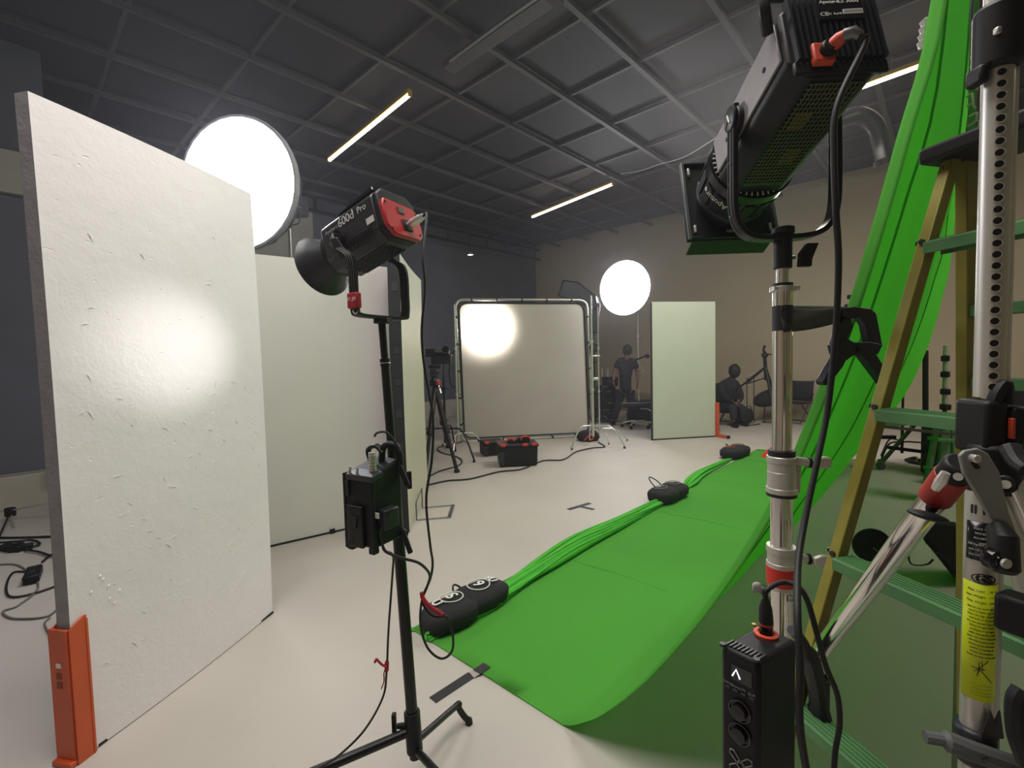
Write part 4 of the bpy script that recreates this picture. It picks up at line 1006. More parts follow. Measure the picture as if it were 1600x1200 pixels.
for k, (x_, y_) in enumerate(((1334, 463), (1330, 478))):
    q = W(x_, y_, 1.24); c_ = thing('cloth_peg', ('small black peg on the green edge above the clamp', 'small black peg just above the spring clamp jaw')[k], 'peg', q)
    MB().box(q, (.012, .03, .012), rotz(.3)).build('jaw', M_BLACK, c_, bevel=.002)
    MB().box(q+V((.010, .0, .004)), (.014, .02, .006), Matrix.Rotation(.4, 3, 'Y')).build('grip', M_BLACK, c_, bevel=.001)

# ------------------------------------------------------------------ control box on the chrome stand
TZ = 1.006
P0 = FL(1186, 1036, TZ); P1 = FL(1126, 1008, TZ); P3 = FL(1246, 1000, TZ); P2 = P1+P3-P0
CB2 = thing('control_box', 'black lamp control box with a small lit display hung on the chrome stand', 'control box', V(((P0.x+P3.x)/2, (P0.y+P3.y)/2, TZ-.30)), group='lamp control boxes')
hb_ = .36; dn = V((0, 0, -hb_)); c_mid = (P0+P1+P2+P3)/4
up_ = V((0, 0, .035))
b = MB(); b.add([p+dn for p in (P0, P3, P2, P1)]+[P0, P3, P2+V((0, 0, 0)), P1], [(3, 2, 1, 0), (4, 5, 6, 7), (0, 1, 5, 4), (1, 2, 6, 5), (2, 3, 7, 6), (3, 0, 4, 7)])
b.build('case', M_BLACK, CB2, bevel=.007)
fr = (P0-P1); fr.z = 0; frn = fr.normalized(); fn_ = V((frn.y, -frn.x, 0))        # display face: right dir, outward normal
sr = (P3-P0); sr.z = 0; srn = sr.normalized(); sn_ = V((srn.y, -srn.x, 0))
fw_ = fr.length; fc_ = (P0+P1)/2
FMx = lambda x, z, o=.0008: face_m(fc_+frn*x+V((0, 0, z))+fn_*o, frn, V((0, 0, 1)))
MB().box(fc_+frn*.004+V((0, 0, -.034))+fn_*.0008, (.032, .0012, .024), Matrix((frn, -fn_, V((0, 0, 1)))).transposed()).build('display', M_LCD, CB2)
FA = FMx(-.004, -.034, .002)
MB().tube([FA@V((-.006, -.006, 0)), FA@V((0, .007, 0)), FA@V((.006, -.006, 0))], .0013, 6).build('display_mark', M_LCDW, CB2)
for i, tx in enumerate(('LOCAL', 'CHAN', 'FX', 'OUT')):
    text(tx, .0055, FMx(-.018+i*.0125, -.056-(i % 2)*.001), M_GREYP, 'button_label', CB2, depth=.0002)
for i in range(4): MB().box(fc_+frn*(-.018+i*.0125)+V((0, 0, -.063))+fn_*.001, (.008, .002, .004), Matrix((frn, -fn_, V((0, 0, 1)))).transposed()).build('button', M_DGREY, CB2, bevel=.0005)
RF = Matrix((frn, V((0, 0, 1)), fn_)).transposed()
for z in (-.092, -.130):
    cdl = fc_+frn*.002+V((0, 0, z))
    MB().lathe([(.0175, 0), (.0175, .003), (.0160, .004), (.0160, .0015), (.0120, .0015), (.0115, .010), (0, .011)], RF, c=cdl, n=28).build('dial', M_BLACKG, CB2)
    MB().lathe([(.0172, .0042), (.0164, .0042)], RF, c=cdl, n=28).build('dial_ring', M_GREY, CB2)
# X shaped emblem
EM = FMx(.003, -.182, .001)
for a in (45, 135, 225, 315):
    dx, dy = math.cos(R(a)), math.sin(R(a)); q = lambda u, v: EM@V((dx*u-dy*v, dy*u+dx*v, 0))
    MB().tube([q(.006, -.004), q(.020, -.005), q(.024, 0), q(.020, .005), q(.006, .004)], .0011, 5, closed=True).build('emblem_arm', M_GREYP, CB2)
MB().lathe([(.0055, .001), (.0040, .001)], RF, c=EM.translation, n=16).build('emblem_ring', M_GREYP, CB2)
# fins on top front strip
for k in range(9):
    p = P1.lerp(P0, .08+.105*k); e = (P2-P1).normalized()
    MB().bar(p+e*.006+V((0, 0, .001)), p+e*.026+V((0, 0, .001)), .003, .003).build('vent_rib', M_DGREY, CB2)
for p in (P0.lerp(P1, .06)+V((0, 0, .001)), P1.lerp(P0, .06)+V((0, 0, .001))): MB().cyl(p, p+V((0, 0, .004)), .005, n=10).build('corner_stud', M_DGREY, CB2)
# red socket, plug and the cable
so = FL(1197, 992, TZ)
MB().lathe([(.019, 0), (.019, .004), (.013, .005), (.013, .002), (0, .002)], c=so, n=22).build('red_socket', M_ORANGE2, CB2)
MB().cyl(so+V((0, 0, .001)), so+V((0, 0, .018)), .0105, n=16).build('plug_base', M_BLACKG, CB2)
MB().cyl(so+V((0, 0, .018)), so+V((0, 0, .023)), .0112, n=16).build('plug_ring', M_ORANGE2, CB2)
MB().tube([so+V((0, 0, .022)), so+V((-.001, 0, .045)), so+V((-.001, 0, .062))], [.0115, .0105, .006], 14).build('plug_boot', M_RUBBER, CB2)
MB().cyl(FL(1178, 978, TZ), FL(1178, 978, TZ)+V((0, 0, .004)), .0035, n=8).build('indicator', mat('brass', 'a9925a', rough=.4, metal=.6), CB2)
yb = so.y
fl_ = thing('paper_tag', 'small white paper flag on the control box plug cable', 'tag', so+V((0, 0, .065)))
rows = [[W(1176+2.6*k, 912-6*math.sin(k/2.2)+8*j+(k*1.1), yb-.002+.001*k) for j in range(3)] for k in range(12)]
MB().grid(rows).build('paper', M_WHITE, fl_, ang=80, thick=.0006)
for j in range(2): MB().tube([W(1186+6*j, 915+j, yb-.004), W(1194+5*j, 913+2*j, yb-.003)], .0006, 4).build('tag_print', M_INK, fl_)
cable('power_cable', [so+V((-.001, 0, .062)), W(1197, 924, yb), W(1210, 914, yb+.005), W(1228, 910, yb+.01), W(1248, 918, yb), W(1262, 940, yb-.01), W(1275, 985, yb-.02), W(1290, 1040, yb-.02), W(1308, 1085, yb-.02), W(1312, 1130, yb-.02), W(1305, 1175, yb-.02), W(1302, 1230, yb-.02)], .0045, 'thick black cable from the control box plug looping out to the right')
pl2 = rc2+LR2@V((.001, -.058, -.068))
cable('power_cable', [pl2, pl2+V((.004, -.001, -.014)), W(1308, 165, .80), W(1303, 240, .80), W(1306, 330, .80), W(1310, 400, .82), W(1308, 480, .84), W(1303, 550, .85), W(1293, 640, .85), W(1277, 720, .83), W(1258, 810, .80), W(1247, 880, .76), W(1246, 960, .70), W(1250, 1040, .67), W(1249, 1120, .66), W(1256, 1180, .66), W(1268, 1240, .66)], .0055, 'heavy black cable hanging from the big lamp in front of the chrome stand')
# power brick bundle behind the control box
pbx = thing('cable_bundle', 'dark coil of cable and strap bunched behind the control box', 'cable', W(1265, 1090, .95))
MB().tube(spline([W(1238, 985, .88), W(1252, 1000, .88), W(1268, 1035, .88), W(1278, 1085, .88), W(1280, 1130, .88), W(1268, 1150, .88)], 5), [.014]*8+[.022]*10+[.026]*7+[.016], 10, flat=.7).build('coil', M_RUBBER, pbx)
MB().box(W(1283, 1080, .90), (.020, .03, .055)).build('cord_grip', M_DGREY, pbx, bevel=.005)
MB().cyl(W(1288, 1060, .9), W(1292, 1066, .9), .010, n=10).build('cord_knob', M_BLACK, pbx)

# ================================================================== PERFORATED WIND-UP STAND
YM = .80; mx_ = W(1546, 600, YM).x
def mz(y): return W(1545, y, YM).z
KS = .76                       # tubes of this stand are modelled at 50 mm and built at 38 mm
XF[0] = lambda p: V((p.x*KS, p.y*KS, CAM_H+(p.z-CAM_H)*KS))
ZF = CAM_H-CAM_H/KS            # floor height in the unscaled units
WS = thing('wind_up_stand', 'perforated aluminium wind-up stand with a yellow sticker at the right', 'stand', V((mx_*KS, YM*KS, 0)))
MB().cyl((mx_, YM, mz(620)), (mx_, YM, mz(105)), .0205, n=28).build('perforated_mast', M_ALU, WS)
zt_, z0_ = mz(122), mz(620)
hd = V((-.55, -.83, 0)).normalized()
n_h = 30
for k in range(n_h):
    z = zt_+(z0_-zt_)*k/(n_h-1); c = V((mx_, YM, z))+hd*.0204
    Mh = Matrix((V((0, 0, 1)).cross(hd).normalized(), V((0, 0, 1)), hd)).transposed()
    MB().lathe([(.0070, -.001), (.0070, .0011), (.0058, .0011), (.0056, .0004)], Mh, c=c, n=12).lathe([(0.0057, .0006), (0, .0006)], Mh, c=c, n=12, mi=1).build('mast_hole', [M_ALU, M_BLACKG], WS)
MB().bar(V((mx_, YM, mz(620)))+V((.02, -.012, 0)), V((mx_, YM, mz(105)))+V((.02, -.012, 0)), .006, .004, up=V((1, -1, 0))).build('mast_rib', M_ALU, WS)
MB().cyl((mx_, YM, mz(112)), (mx_, YM, mz(10)), .033, n=24).build('upper_collar', M_BLACK, WS, bevel=.006)
MB().box((mx_-.022, YM-.020, mz(62)), (.012, .010, .012)).build('collar_button', M_ALU, WS, bevel=.002)
MB().box((mx_-.034, YM, mz(120)), (.016, .03, .03)).build('collar_spur', M_BLACK, WS, bevel=.004)
MB().cyl((mx_, YM, mz(14)), (mx_, YM, mz(-160)), .020, n=24).build('inner_mast', M_ALU, WS)
for s_ in (-1, 1): MB().bar((mx_+s_*.012, YM-.018, mz(12)), (mx_+s_*.012, YM-.018, mz(-160)), .004, .004, up=V((1, 0, 0))).build('mast_rib', M_ALU, WS)
# winch casting
MB().box((mx_-.014, YM, (mz(625)+mz(705))/2), (.036, .062, mz(622)-mz(705))).build('winch_block', M_BLACK, WS, bevel=.006)
MB().box((mx_+.024, YM-.006, (mz(628)+mz(700))/2), (.032, .055, mz(628)-mz(690))).build('winch_block', M_BLACK, WS, bevel=.007)
MB().tube(spline([(mx_-.014, YM-.02, mz(630)), (mx_-.006, YM-.02, mz(612)), (mx_+.006, YM-.02, mz(600)), (mx_+.008, YM-.02, mz(630))], 4), .010, 8).build('winch_horn', M_BLACK, WS)
MB().box((mx_+.004, YM-.034, mz(665)), (.006, .008, .034)).build('orange_pin', M_ORANGE2, WS, bevel=.001)
MB().cyl((mx_-.002, YM-.01, mz(765)), (mx_-.002, YM-.01, mz(690)), .040, .034, n=20).build('drum_housing', M_BLACK, WS, bevel=.006)
MB().cyl((mx_+.010, YM-.046, mz(700)), (mx_+.010, YM-.052, mz(700)), .006, n=10).build('bolt', M_ALU, WS)
# grey crank plate with handle
def wp(x, y, Y): q = W(x, y, Y); return q
CKM = face_m(W(1540, 780, .70), V((1, 0, 0)), V((0, 0, 1))); scc = .70/F_PX
cpx = lambda x, y: ((x-1540)*scc, -(y-780)*scc)
crank = [(1492, 708), (1500, 700), (1520, 697), (1536, 705), (1555, 735), (1572, 800), (1586, 836), (1580, 846), (1560, 846), (1556, 832), (1520, 770), (1500, 738)]
MB().prism([cpx(*p) for p in crank][::-1], .006, CKM)  .build('crank_plate', mat('crank_grey', '8f908d', rough=.45, metal=.2), WS, bevel=.0015)
MB().prism([cpx(*p) for p in [(1512, 712), (1524, 728), (1516, 730), (1504, 713)]][::-1], .0012, CKM@Matrix.Translation((0, 0, .0058))).build('crank_slot', M_BLACKG, WS)
c = W(1512, 714, .70); MB().cyl(c+V((0, 0, 0)), c+V((0, -.016, 0)), .0062, n=12).build('crank_bolt', M_CHROME, WS, bevel=.001)
c = W(1567, 838, .685); MB().tube([c+V((.004, .012, .010)), c, c+V((-.004, -.006, -.046)), c+V((-.004, -.006, -.050))], [.014, .0175, .0185, .015], 18).build('crank_grip', M_RUBBER, WS)
c = W(1563, 877, .672); MB().lathe([(0, .002), (.007, .002), (.008, 0), (.0145, -.001), (.0165, -.006), (.0165, -.014)], frame_from(V((0, 0, 1)), V((0, -1, 0)))@Matrix.Identity(3), c=c, n=20).build('grip_end', M_BLACKG, WS)
MB().cyl(c+V((0, -.006, 0)), c+V((0, -.010, 0)), .007, n=14).build('grip_screw', M_ALU, WS)
# lower column with printed labels
MB().cyl((mx_-.018, YM-.010, ZF+.10), (mx_-.018, YM-.010, mz(745)), .0215, n=28).build('lower_column', M_ALU, WS)
MB().cyl((mx_+.012, YM+.006, ZF+.10), (mx_+.012, YM+.006, mz(705)), .0200, n=24).build('rear_column', M_ALU, WS)
lcx, lcy = mx_-.018, YM-.010
dirc = math.atan2(-lcy, -lcx)     # facing the room centre
def wrap(y0, y1, a0, a1, r_, mt, name, n=14):
    rows = []
    for j in range(2):
        z = mz((y0, y1)[j]); rows.append([V((lcx+r_*math.cos(a0+(a1-a0)*k/n), lcy+r_*math.sin(a0+(a1-a0)*k/n), z)) for k in range(n+1)])
    return MB().grid(rows).build(name, mt, WS, ang=80, thick=.0004)
aw = dirc+.28
def lt(body, y, size, mt, r_, name, off=0.0, bold=0.0, nx=0.0):
    n_ = V((math.cos(aw+off), math.sin(aw+off), 0)); M4 = face_m(V((lcx, lcy, mz(y)))+n_*r_, V((-n_.y, n_.x, 0)), V((0, 0, 1)))
    return text(body, size, M4, mt, name, WS, bend=r_, depth=.0002, bold=bold)
wrap(808, 866, aw-1.15, aw+1.15, .0222, M_BLACKG, 'black_label')
for k, tx in enumerate(('MAX 30 Kg', 'WIND UP', 'Art.087NW', 'www')): lt(tx, .0045, M_WHITE, .0225, 'label_lettering') if False else lt(tx, 818+k*7, .0052, M_WHITE, .0226, 'label_lettering', off=-.1)
lt('C E', 848, .014, M_WHITE, .0226, 'label_lettering', off=.35, bold=.0002)
for k, tx in enumerate(('220 Kg/484 lb', 'min 155 cm', 'max 370 cm')): lt(tx, 842+k*8, .0045, M_WHITE, .0226, 'label_lettering', off=-.45)
lt('II II II', 790, .020, M_INK, .0218, 'column_lettering', bold=.0006)
lt('GS', 893, .018, M_INK, .0218, 'column_lettering', bold=.0012)
g = MB(); pts = []
n_ = V((math.cos(aw), math.sin(aw), 0)); tg = V((-n_.y, n_.x, 0))
for k in range(22):
    a = 2*math.pi*k/22; ang_ = aw+.016*math.cos(a)/.0218; pts.append(V((lcx+.0222*math.cos(ang_), lcy+.0222*math.sin(ang_), mz(893)+.0085*math.sin(a))))
g.tube(pts, .0007, 5, closed=True).build('gs_ring', M_INK, WS)
wrap(900, 1077, aw-1.35, aw+1.35, .0223, M_STICK, 'yellow_sticker', 20)
for k, tx in enumerate(('Max. Load   : 30  Kg', 'Net Weight  : 11,4 Kg', 'Max. Height : 370 cm')): lt(tx, 911+k*8.5, .0052, M_INK, .0227, 'sticker_lettering')
para = ('Before use check that the', 'stand is stable and level.', 'Open the legs completely', 'and lock all the knobs.', 'Do not exceed max. load.', 'Prima di ogni utilizzo', 'verificare il serraggio', 'delle manopole e della', 'base. Vor dem Gebrauch', 'alle Schrauben prufen.', 'Avant toute utilisation', 'verifier le serrage de', 'toutes les poignees.', 'Antes de usar comprobar')
for k, tx in enumerate(para): lt(tx, 937+k*5.6, .0040, M_INK, .0227, 'sticker_lettering')
for (x0, y0, x1, y1) in ((-.004, 1018, -.004, 1034), (-.001, 1016, .001, 1030), (.008, 1014, -.010, 1034), (-.014, 1028, .004, 1028), (-.004, 1028, .013, 1046), (-.004, 1024, -.006, 1040)):
    pts = []
    for k in range(5):
        u = k/4; x = x0+(x1-x0)*u; an = aw+x/.0227; pts.append(V((lcx+.0229*math.cos(an), lcy+.0229*math.sin(an), mz(y0+(y1-y0)*u))))
    MB().tube(pts, .0006, 4).build('pen_mark', M_INK, WS)
for k in range(4): lt('_ _ _ _ _ _ _ _ _', 1052+k*5, .0042, M_INK, .0227, 'sticker_lettering')
# star knob clamp low on the column
c = V((lcx, lcy, mz(1150)))
MB().cyl(c+V((0, 0, -.035)), c+V((0, 0, .030)), .030, n=20).build('lower_clamp', MATS['worn_grey'] if 'worn_grey' in MATS else M_DGREY, WS, bevel=.005)
MB().tube(spline([c+V((-.115, -.03, .036)), c+V((-.085, -.038, .034)), c+V((-.060, -.045, .026)), c+V((-.020, -.048, .012)), c+V((.022, -.045, -.006)), c+V((.040, -.04, -.020))], 5), [.010]*5+[.016]*17+[.017, .017, .017, .012], 10).build('clamp_lever', mat('worn_grey', '5a5c5c', rough=.6), WS)
for k in range(4): MB().cyl(c+V((-.045+k*.022, -.058, .022-.009*k)), c+V((-.045+k*.022, -.062, .022-.009*k)), .006, n=8).build('lever_grip', M_DGREY, WS)
MB().prism([(-.020, 0), (-.004, .05), (.004, .03), (.012, .05), (.02, 0)], .004, face_m(c+V((0, -.026, .028)), V((1, 0, 0)), V((0, 0, 1)))).build('clamp_shield', M_DGREY, WS, bevel=.001)
# brace leg to the lower left
e0 = W(1488, 742, .74); e1 = W(1268, 1036, 1.24); ed = (e1-e0).normalized(); e2 = e0+ed*((ZF+.03-e0.z)/ed.z)
MB().cyl(e0+ed*.03, e2, .0200, n=20).build('brace_leg', M_POL, WS)
MB().bar(e0+ed*.05+V((.012, -.012, .008)), e0+ed*1.2+V((.012, -.012, .008)), .004, .003).build('brace_groove', M_BLACKG, WS)
MB().cyl(e0, e0+ed*.062, .0235, n=18).build('red_sleeve', mat('dark_red_sleeve', '9c2a24', rough=.5), WS, bevel=.001)
MB().cyl(e0-ed*.03, e0+ed*.006, .022, n=18).build('brace_joint', M_BLACK, WS, bevel=.004)
cq = W(1450, 806, .76); MB().ell(cq, (.032, .022, .007), 16, 8, Matrix.Rotation(.25, 3, 'Y')).build('brace_clip', M_BLACK, WS)
MB().cyl(W(1497, 745, .72), W(1497, 745, .70), .006, n=12).build('bolt', M_CHROME, WS)
MB().tube([W(1478, 738, .715), W(1470, 752, .72), W(1462, 764, .73)], [.006, .008, .006], 8).build('sleeve_screw', M_CHROME, WS)
MB().cyl(e2+V((0, 0, -.028)), e2+V((0, 0, .02)), .02, n=12).build('foot_cap', M_RUBBER, WS)
for a in (20, -75):
    d = V((math.cos(R(a)), math.sin(R(a)), 0)); f0 = V((mx_, YM, mz(740))); MB().cyl(f0+d*.03, f0+d*.75+V((0, 0, ZF-f0.z+.02)), .0150, n=16).build('brace_leg', M_ALU, WS)
    MB().cyl(f0+d*.75+V((0, 0, ZF-f0.z+.002)), f0+d*.75+V((0, 0, ZF-f0.z+.03)), .02, n=12).build('foot_cap', M_RUBBER, WS)
MB().cyl((mx_, YM, ZF+.04), (mx_, YM, ZF+.16), .045, n=20).build('base_hub', M_BLACK, WS, bevel=.006)
# right hand knobs and levers
MB().tube(spline([W(1578, 700, .74), W(1590, 722, .72), W(1605, 735, .70)], 4), [.014, .014, .013, .013, .012, .012, .011, .010, .010], 10).build('winch_arm', M_BLACK, WS)
MB().cyl(W(1570, 757, .72), W(1570, 757, .70), .014, n=16).build('side_knob', M_BLACK, WS, bevel=.002)
MB().cyl(W(1571, 757, .699), W(1571, 757, .694), .0065, n=12).build('knob_screw', M_CHROME, WS)
MB().cyl(W(1583, 765, .74), W(1606, 815, .74), .004, n=8).build('thin_rod', M_CHROME, WS)
MB().box(W(1594, 960, .72), (.045, .05, .06), rotz(.4)).build('side_bracket', M_BLACK, WS, bevel=.006)
MB().tube(spline([W(1600, 1080, .66), W(1590, 1100, .66), W(1592, 1150, .66), W(1606, 1190, .66)], 4), .014, 10).build('side_loop', M_BLACK, WS)

XF[0] = None

# fairy wire, white crumpled plastic beside the mast
wc = W(1521, 100, .92)
fw2 = thing('cable_coil', 'thin dark cable hanging beside the perforated mast', 'cable', wc)
MB().tube(spline([W(1521, -10, .9), W(1518, 30, .9), W(1524, 62, .9), W(1530, 95, .88), W(1527, 130, .88)], 6), .0025, 6).build('loose_wire', M_RUBBER, fw2)
MB().tube(spline([W(1590, -10, .84), W(1600, 40, .84), W(1598, 60, .84), W(1585, 74, .84)], 6), .0022, 6).build('loose_wire', M_RUBBER, fw2)
tr = thing('aluminium_truss', 'thin aluminium truss post with silver foil ties behind the green cloth', 'post', V((W(1518, 400, 1.35).x, 1.35, 0)))
tx_ = W(1527, 100, 1.35).x
MB().box((tx_, 1.35, 1.98), (.026, .026, 3.9)).build('truss_post', M_SIDE, tr, bevel=.003)
random.seed(11)
for k in range(9):
    y = 92+k*15; q = W(1520, y, 1.30)
    MB().tube(spline([q+V((random.uniform(-.02, .0), 0, 0)), q+V((random.uniform(-.01, .012), -.006, random.uniform(.0, .014))), q+V((random.uniform(0, .016), 0, random.uniform(-.02, 0)))], 4), .0028, 5).build('foil_tie', M_CHROME, tr)
fo = thing('foil_scrap', 'crumpled silver foil caught on the green cloth edge above', 'foil', W(1446, 50, 1.24))
random.seed(4)
for k in range(4):
    q = W(1446-k*1.5, 36+k*11, 1.24); MB().ell(q, (.010, .012, .014), 8, 5, fn=lambda p: p*(1+.5*noise.noise(p*160))).build('foil_lump', M_CHROME, fo, ang=10)

# ================================================================== STEP LADDER
LD = thing('step_ladder', 'yellow fibreglass step ladder with green steps and black top cap', 'ladder', V((.9, .9, 0)))
wdir = V((.247, -.969, 0)).normalized(); ldir = V((-.969, -.247, 0)).normalized()   # width towards camera, slant direction
tl = W(1487, 248, .985); tl.z = W(1487, 248, .985).z
bot_px = W(1264, 1024, .92)
sl = (bot_px-tl); slope = sl/abs(sl.z)            # per metre of drop
flo = tl+slope*tl.z; flo.z = 0
LW0, LW1 = .40, .56
def rail(top, foot, w, th, name='rail'):
    d = (foot-top).normalized(); up = wdir
    return MB().bar(top, foot, w, th, up=up).build(name, M_LADY, LD, bevel=.002)
fr_t = tl+wdir*LW0; fr_b = flo+wdir*LW1
rail(tl, flo, .025, .022); rail(fr_t, fr_b, .025, .022)
rt0 = tl+V((.045, .012, 0)); 
rb = W(1513, 880, 1.02); slr = (rb-rt0)/abs((rb-rt0).z); rf0 = rt0+slr*rt0.z; rf0.z = 0
rail(rt0, rf0, .042, .022, 'rear_rail'); rail(rt0+wdir*LW0, rf0+wdir*LW1, .042, .022, 'rear_rail')
MB().cyl(tl+V((-.012, 0, -.02))+wdir*.0, tl+V((-.012, 0, -.02))+wdir*.001, .01).build('top_bolt', M_GREY, LD)
# cap
ctr = (tl+fr_t)/2+V((.03, .008, .012))
MB().box(ctr+V((0, 0, .0)), (LW0+.07, .15, .034), Matrix((wdir, V((-wdir.y, wdir.x, 0)), V((0, 0, 1)))).transposed()).build('top_cap', M_BLACK, LD, bevel=.008)
MB().box(ctr+V((.03, .0, .022))-wdir*.05, (.10, .05, .03), Matrix((wdir, V((-wdir.y, wdir.x, 0)), V((0, 0, 1)))).transposed()).build('cap_tray', M_BLACK, LD, bevel=.008)
def at_rail(ypx, foot=flo, top=tl):
    # point on the left front rail seen at image height ypx
    lo, hi = 0.0, 1.0
    for _ in range(30):
        mdl = (lo+hi)/2; p = top.lerp(foot, mdl); d = p-O; yy = 600-F_PX*d.dot(c_u)/d.dot(fwd)
        if yy < ypx: lo = mdl
        else: hi = mdl
    return lo
SR = Matrix((wdir, -ldir, V((0, 0, 1)))).transposed()
for ypx in (383, 640, 868, 1098):
    u = at_rail(ypx); pl_ = tl.lerp(flo, u); pr_ = fr_t.lerp(fr_b, u); c = (pl_+pr_)/2; L = (pr_-pl_).length
    s_ = MB().box(c, (L-.02, .050, .005), SR).build('step', M_LADG, LD, bevel=.001)
    for k, (dy, dz) in enumerate(((-.024, -.010), (.024, -.010))):
        MB().box(c+SR@V((0, dy, dz)), (L-.02, .004, .022), SR).build('step_flange', M_LADG, s_, bevel=.001)
    for k in range(5): MB().box(c+SR@V((0, -.018+k*.009, .0035)), (L-.03, .004, .0025), SR).build('step_rib', M_LADG, s_)
    for dz in (.006, -.032):
        MB().cyl(pl_+ldir*.004+wdir*-.012+V((0, 0, dz)), pl_+wdir*-.016+V((0, 0, dz)), .006, n=10).build('rivet', M_DGREY, LD)
        MB().cyl(pl_+ldir*.012+V((0, 0, dz)), pl_+ldir*.016+V((0, 0, dz)), .0055, n=10).build('rivet', M_DGREY, LD)
for ypx in (487, 598, 735, 905):
    u = at_rail(ypx, rf0, rt0); a = rt0.lerp(rf0, u); b_ = (rt0+wdir*LW0).lerp(rf0+wdir*LW1, u)
    MB().bar(a, b_, .03, .024).build('rear_brace', M_LADG, LD, bevel=.002)
# spreader and diagonal brace
u = at_rail(665); a = tl.lerp(flo, u); b_ = rt0.lerp(rf0, u+.02); MB().bar(a, b_, .016, .006).build('spreader', M_GREY, LD)
a = fr_t.lerp(fr_b, u); b_ = (rt0+wdir*LW0).lerp(rf0+wdir*LW1, u+.02); MB().bar(a, b_, .016, .006).build('spreader', M_GREY, LD)
for p in (flo, fr_b, rf0, rf0+wdir*LW1): MB().box(p+V((0, 0, .02)), (.05, .05, .04), SR).build('rubber_foot', M_RUBBER, LD, bevel=.005)

# ================================================================== DIFFUSION FRAME IN THE MIDDLE
DY0, DY1 = 8.5, 8.75
def DP(x, y): return W(x, y, DY0+(DY1-DY0)*(x-716)/(922-716))
def rrect(tl_, tr_, br_, bl_, r_, n=5):
    pts = []; cs = (tl_, tr_, br_, bl_)
    for i in range(4):
        p, c, q = cs[i-1], cs[i], cs[(i+1) % 4]; a = c+(p-c).normalized()*r_; b = c+(q-c).normalized()*r_
        for k in range(n+1): t = k/n; pts.append(a*(1-t)**2+c*2*t*(1-t)+b*t*t)
    return pts
DF = thing('diffusion_frame', 'large square diffusion cloth on a silver tube frame with a bright hot spot', 'diffuser', (DP(720, 688)+DP(924, 684))/2)
cs = [DP(711, 468), DP(917, 469), DP(926, 680), DP(722, 690)]
loop = rrect(*cs, .16); MB().tube(loop, .022, 10, closed=True).build('frame_tube', M_ALU, DF)
cs2 = [DP(717, 474), DP(912, 474), DP(920, 676), DP(726, 685)]
lp2 = rrect(*cs2, .16); MB().tube(lp2, .026, 8, closed=True, flat=.5).build('cloth_border', M_BLACK, DF)
rows = []; NR = 16
def inset(u, v):     # pull the square's corners in to the rounded border
    x, y = 2*u-1, 2*v-1; k = 1-.022*(abs(x)*abs(y))**6; return (x*k+1)/2, (y*k+1)/2
for i in range(NR+1):
    row = []
    for j in range(NR+1):
        u, v = inset(j/NR, i/NR); row.append(cs2[0].lerp(cs2[1], u).lerp(cs2[3].lerp(cs2[2], u), v))
    rows.append(row)
MB().grid(rows).build('diffusion_cloth', M_DIFF, DF, ang=80)
for i in range(4):
    a, b_ = cs[i], cs[(i+1) % 4]; a2, b2_ = cs2[i], cs2[(i+1) % 4]
    for k in range(5):
        u = .12+.19*k; MB().tube([a.lerp(b_, u)+V((0, -.028, 0)), a2.lerp(b2_, u)+V((0, -.028, 0))], .010, 6).build('tie', M_BLACK, DF)
        MB().tube([a.lerp(b_, u)+(b_-a).normalized()*-.012, a.lerp(b_, u)+(b_-a).normalized()*.012], .027, 10).build('tie_wrap', M_BLACK, DF)
# fresnel lamp glowing through the cloth
fp = DP(762, 512)+V((0, .55, 0.0))
LM = frame_from((DP(762, 512)-fp)); FR = thing('led_lamp', 'lamp behind the diffusion cloth making its bright round hot spot', 'studio lamp', fp, LM)
MB().box((0, -.16, 0), (.22, .30, .22)).build('body', M_BLACK, FR, local=True, bevel=.02)
MB().lathe([(.12, 0), (.12, -.04), (.10, -.05)], AX, c=(0, 0, 0), n=24).build('front_ring', M_BLACK, FR, local=True)
MB().lathe([(0, 0), (.11, -.006)], AX, c=(0, .0, 0), n=24).build('lens', M_SPOTL, FR, local=True)
HOT = spot('behind_cloth_lamp', fp+V((0, -.02, 0)), DP(762, 512), 430, (1, .95, .90), 115, .9, .10)
cstand(V((fp.x, fp.y+.16, 0)), fp.z-.13, 'stand holding the lamp behind the diffusion cloth', M_BLACKM)
# stands of the frame
pL_ = FL(722, 700); cstand(pL_+V((-.06, 0, 0)), W(716, 476, pL_.y).z, 'chrome stand at the left side of the diffusion frame', r_=.016, legs=((20, .45), (140, .42), (265, .42)), low=.24)
pR_ = FL(927, 697); cstand(pR_, W(922, 462, pR_.y).z, 'chrome stand at the right side of the diffusion frame', r_=.018, legs=((215, .5), (330, .55), (90, .4)), low=.34)
pQ = FL(937, 690); cstand(pQ, W(935, 480, pQ.y).z, 'thin chrome stand just right of the diffusion frame stand', r_=.011, legs=((0, .5), (120, .45), (-70, .32)), low=.22)
gh = thing('grip_head', 'round black grip head on the chrome stand beside the frame', 'grip', W(928, 543, 8.7))
MB().cyl(W(928, 543, 8.78), W(928, 543, 8.62), .09, n=18).build('disc', M_BLACK, gh, bevel=.01); MB().cyl(W(928, 543, 8.64), W(928, 543, 8.60), .045, n=14).build('disc_hub', M_DGREY, gh)
MB().cyl(W(922, 556, 8.7), W(937, 556, 8.7), .018, n=10).build('grip_arm', M_CHROME, gh); MB().box(W(930, 592, 8.7), (.16, .05, .05)).build('grip_arm', M_CHROME, gh, bevel=.01)
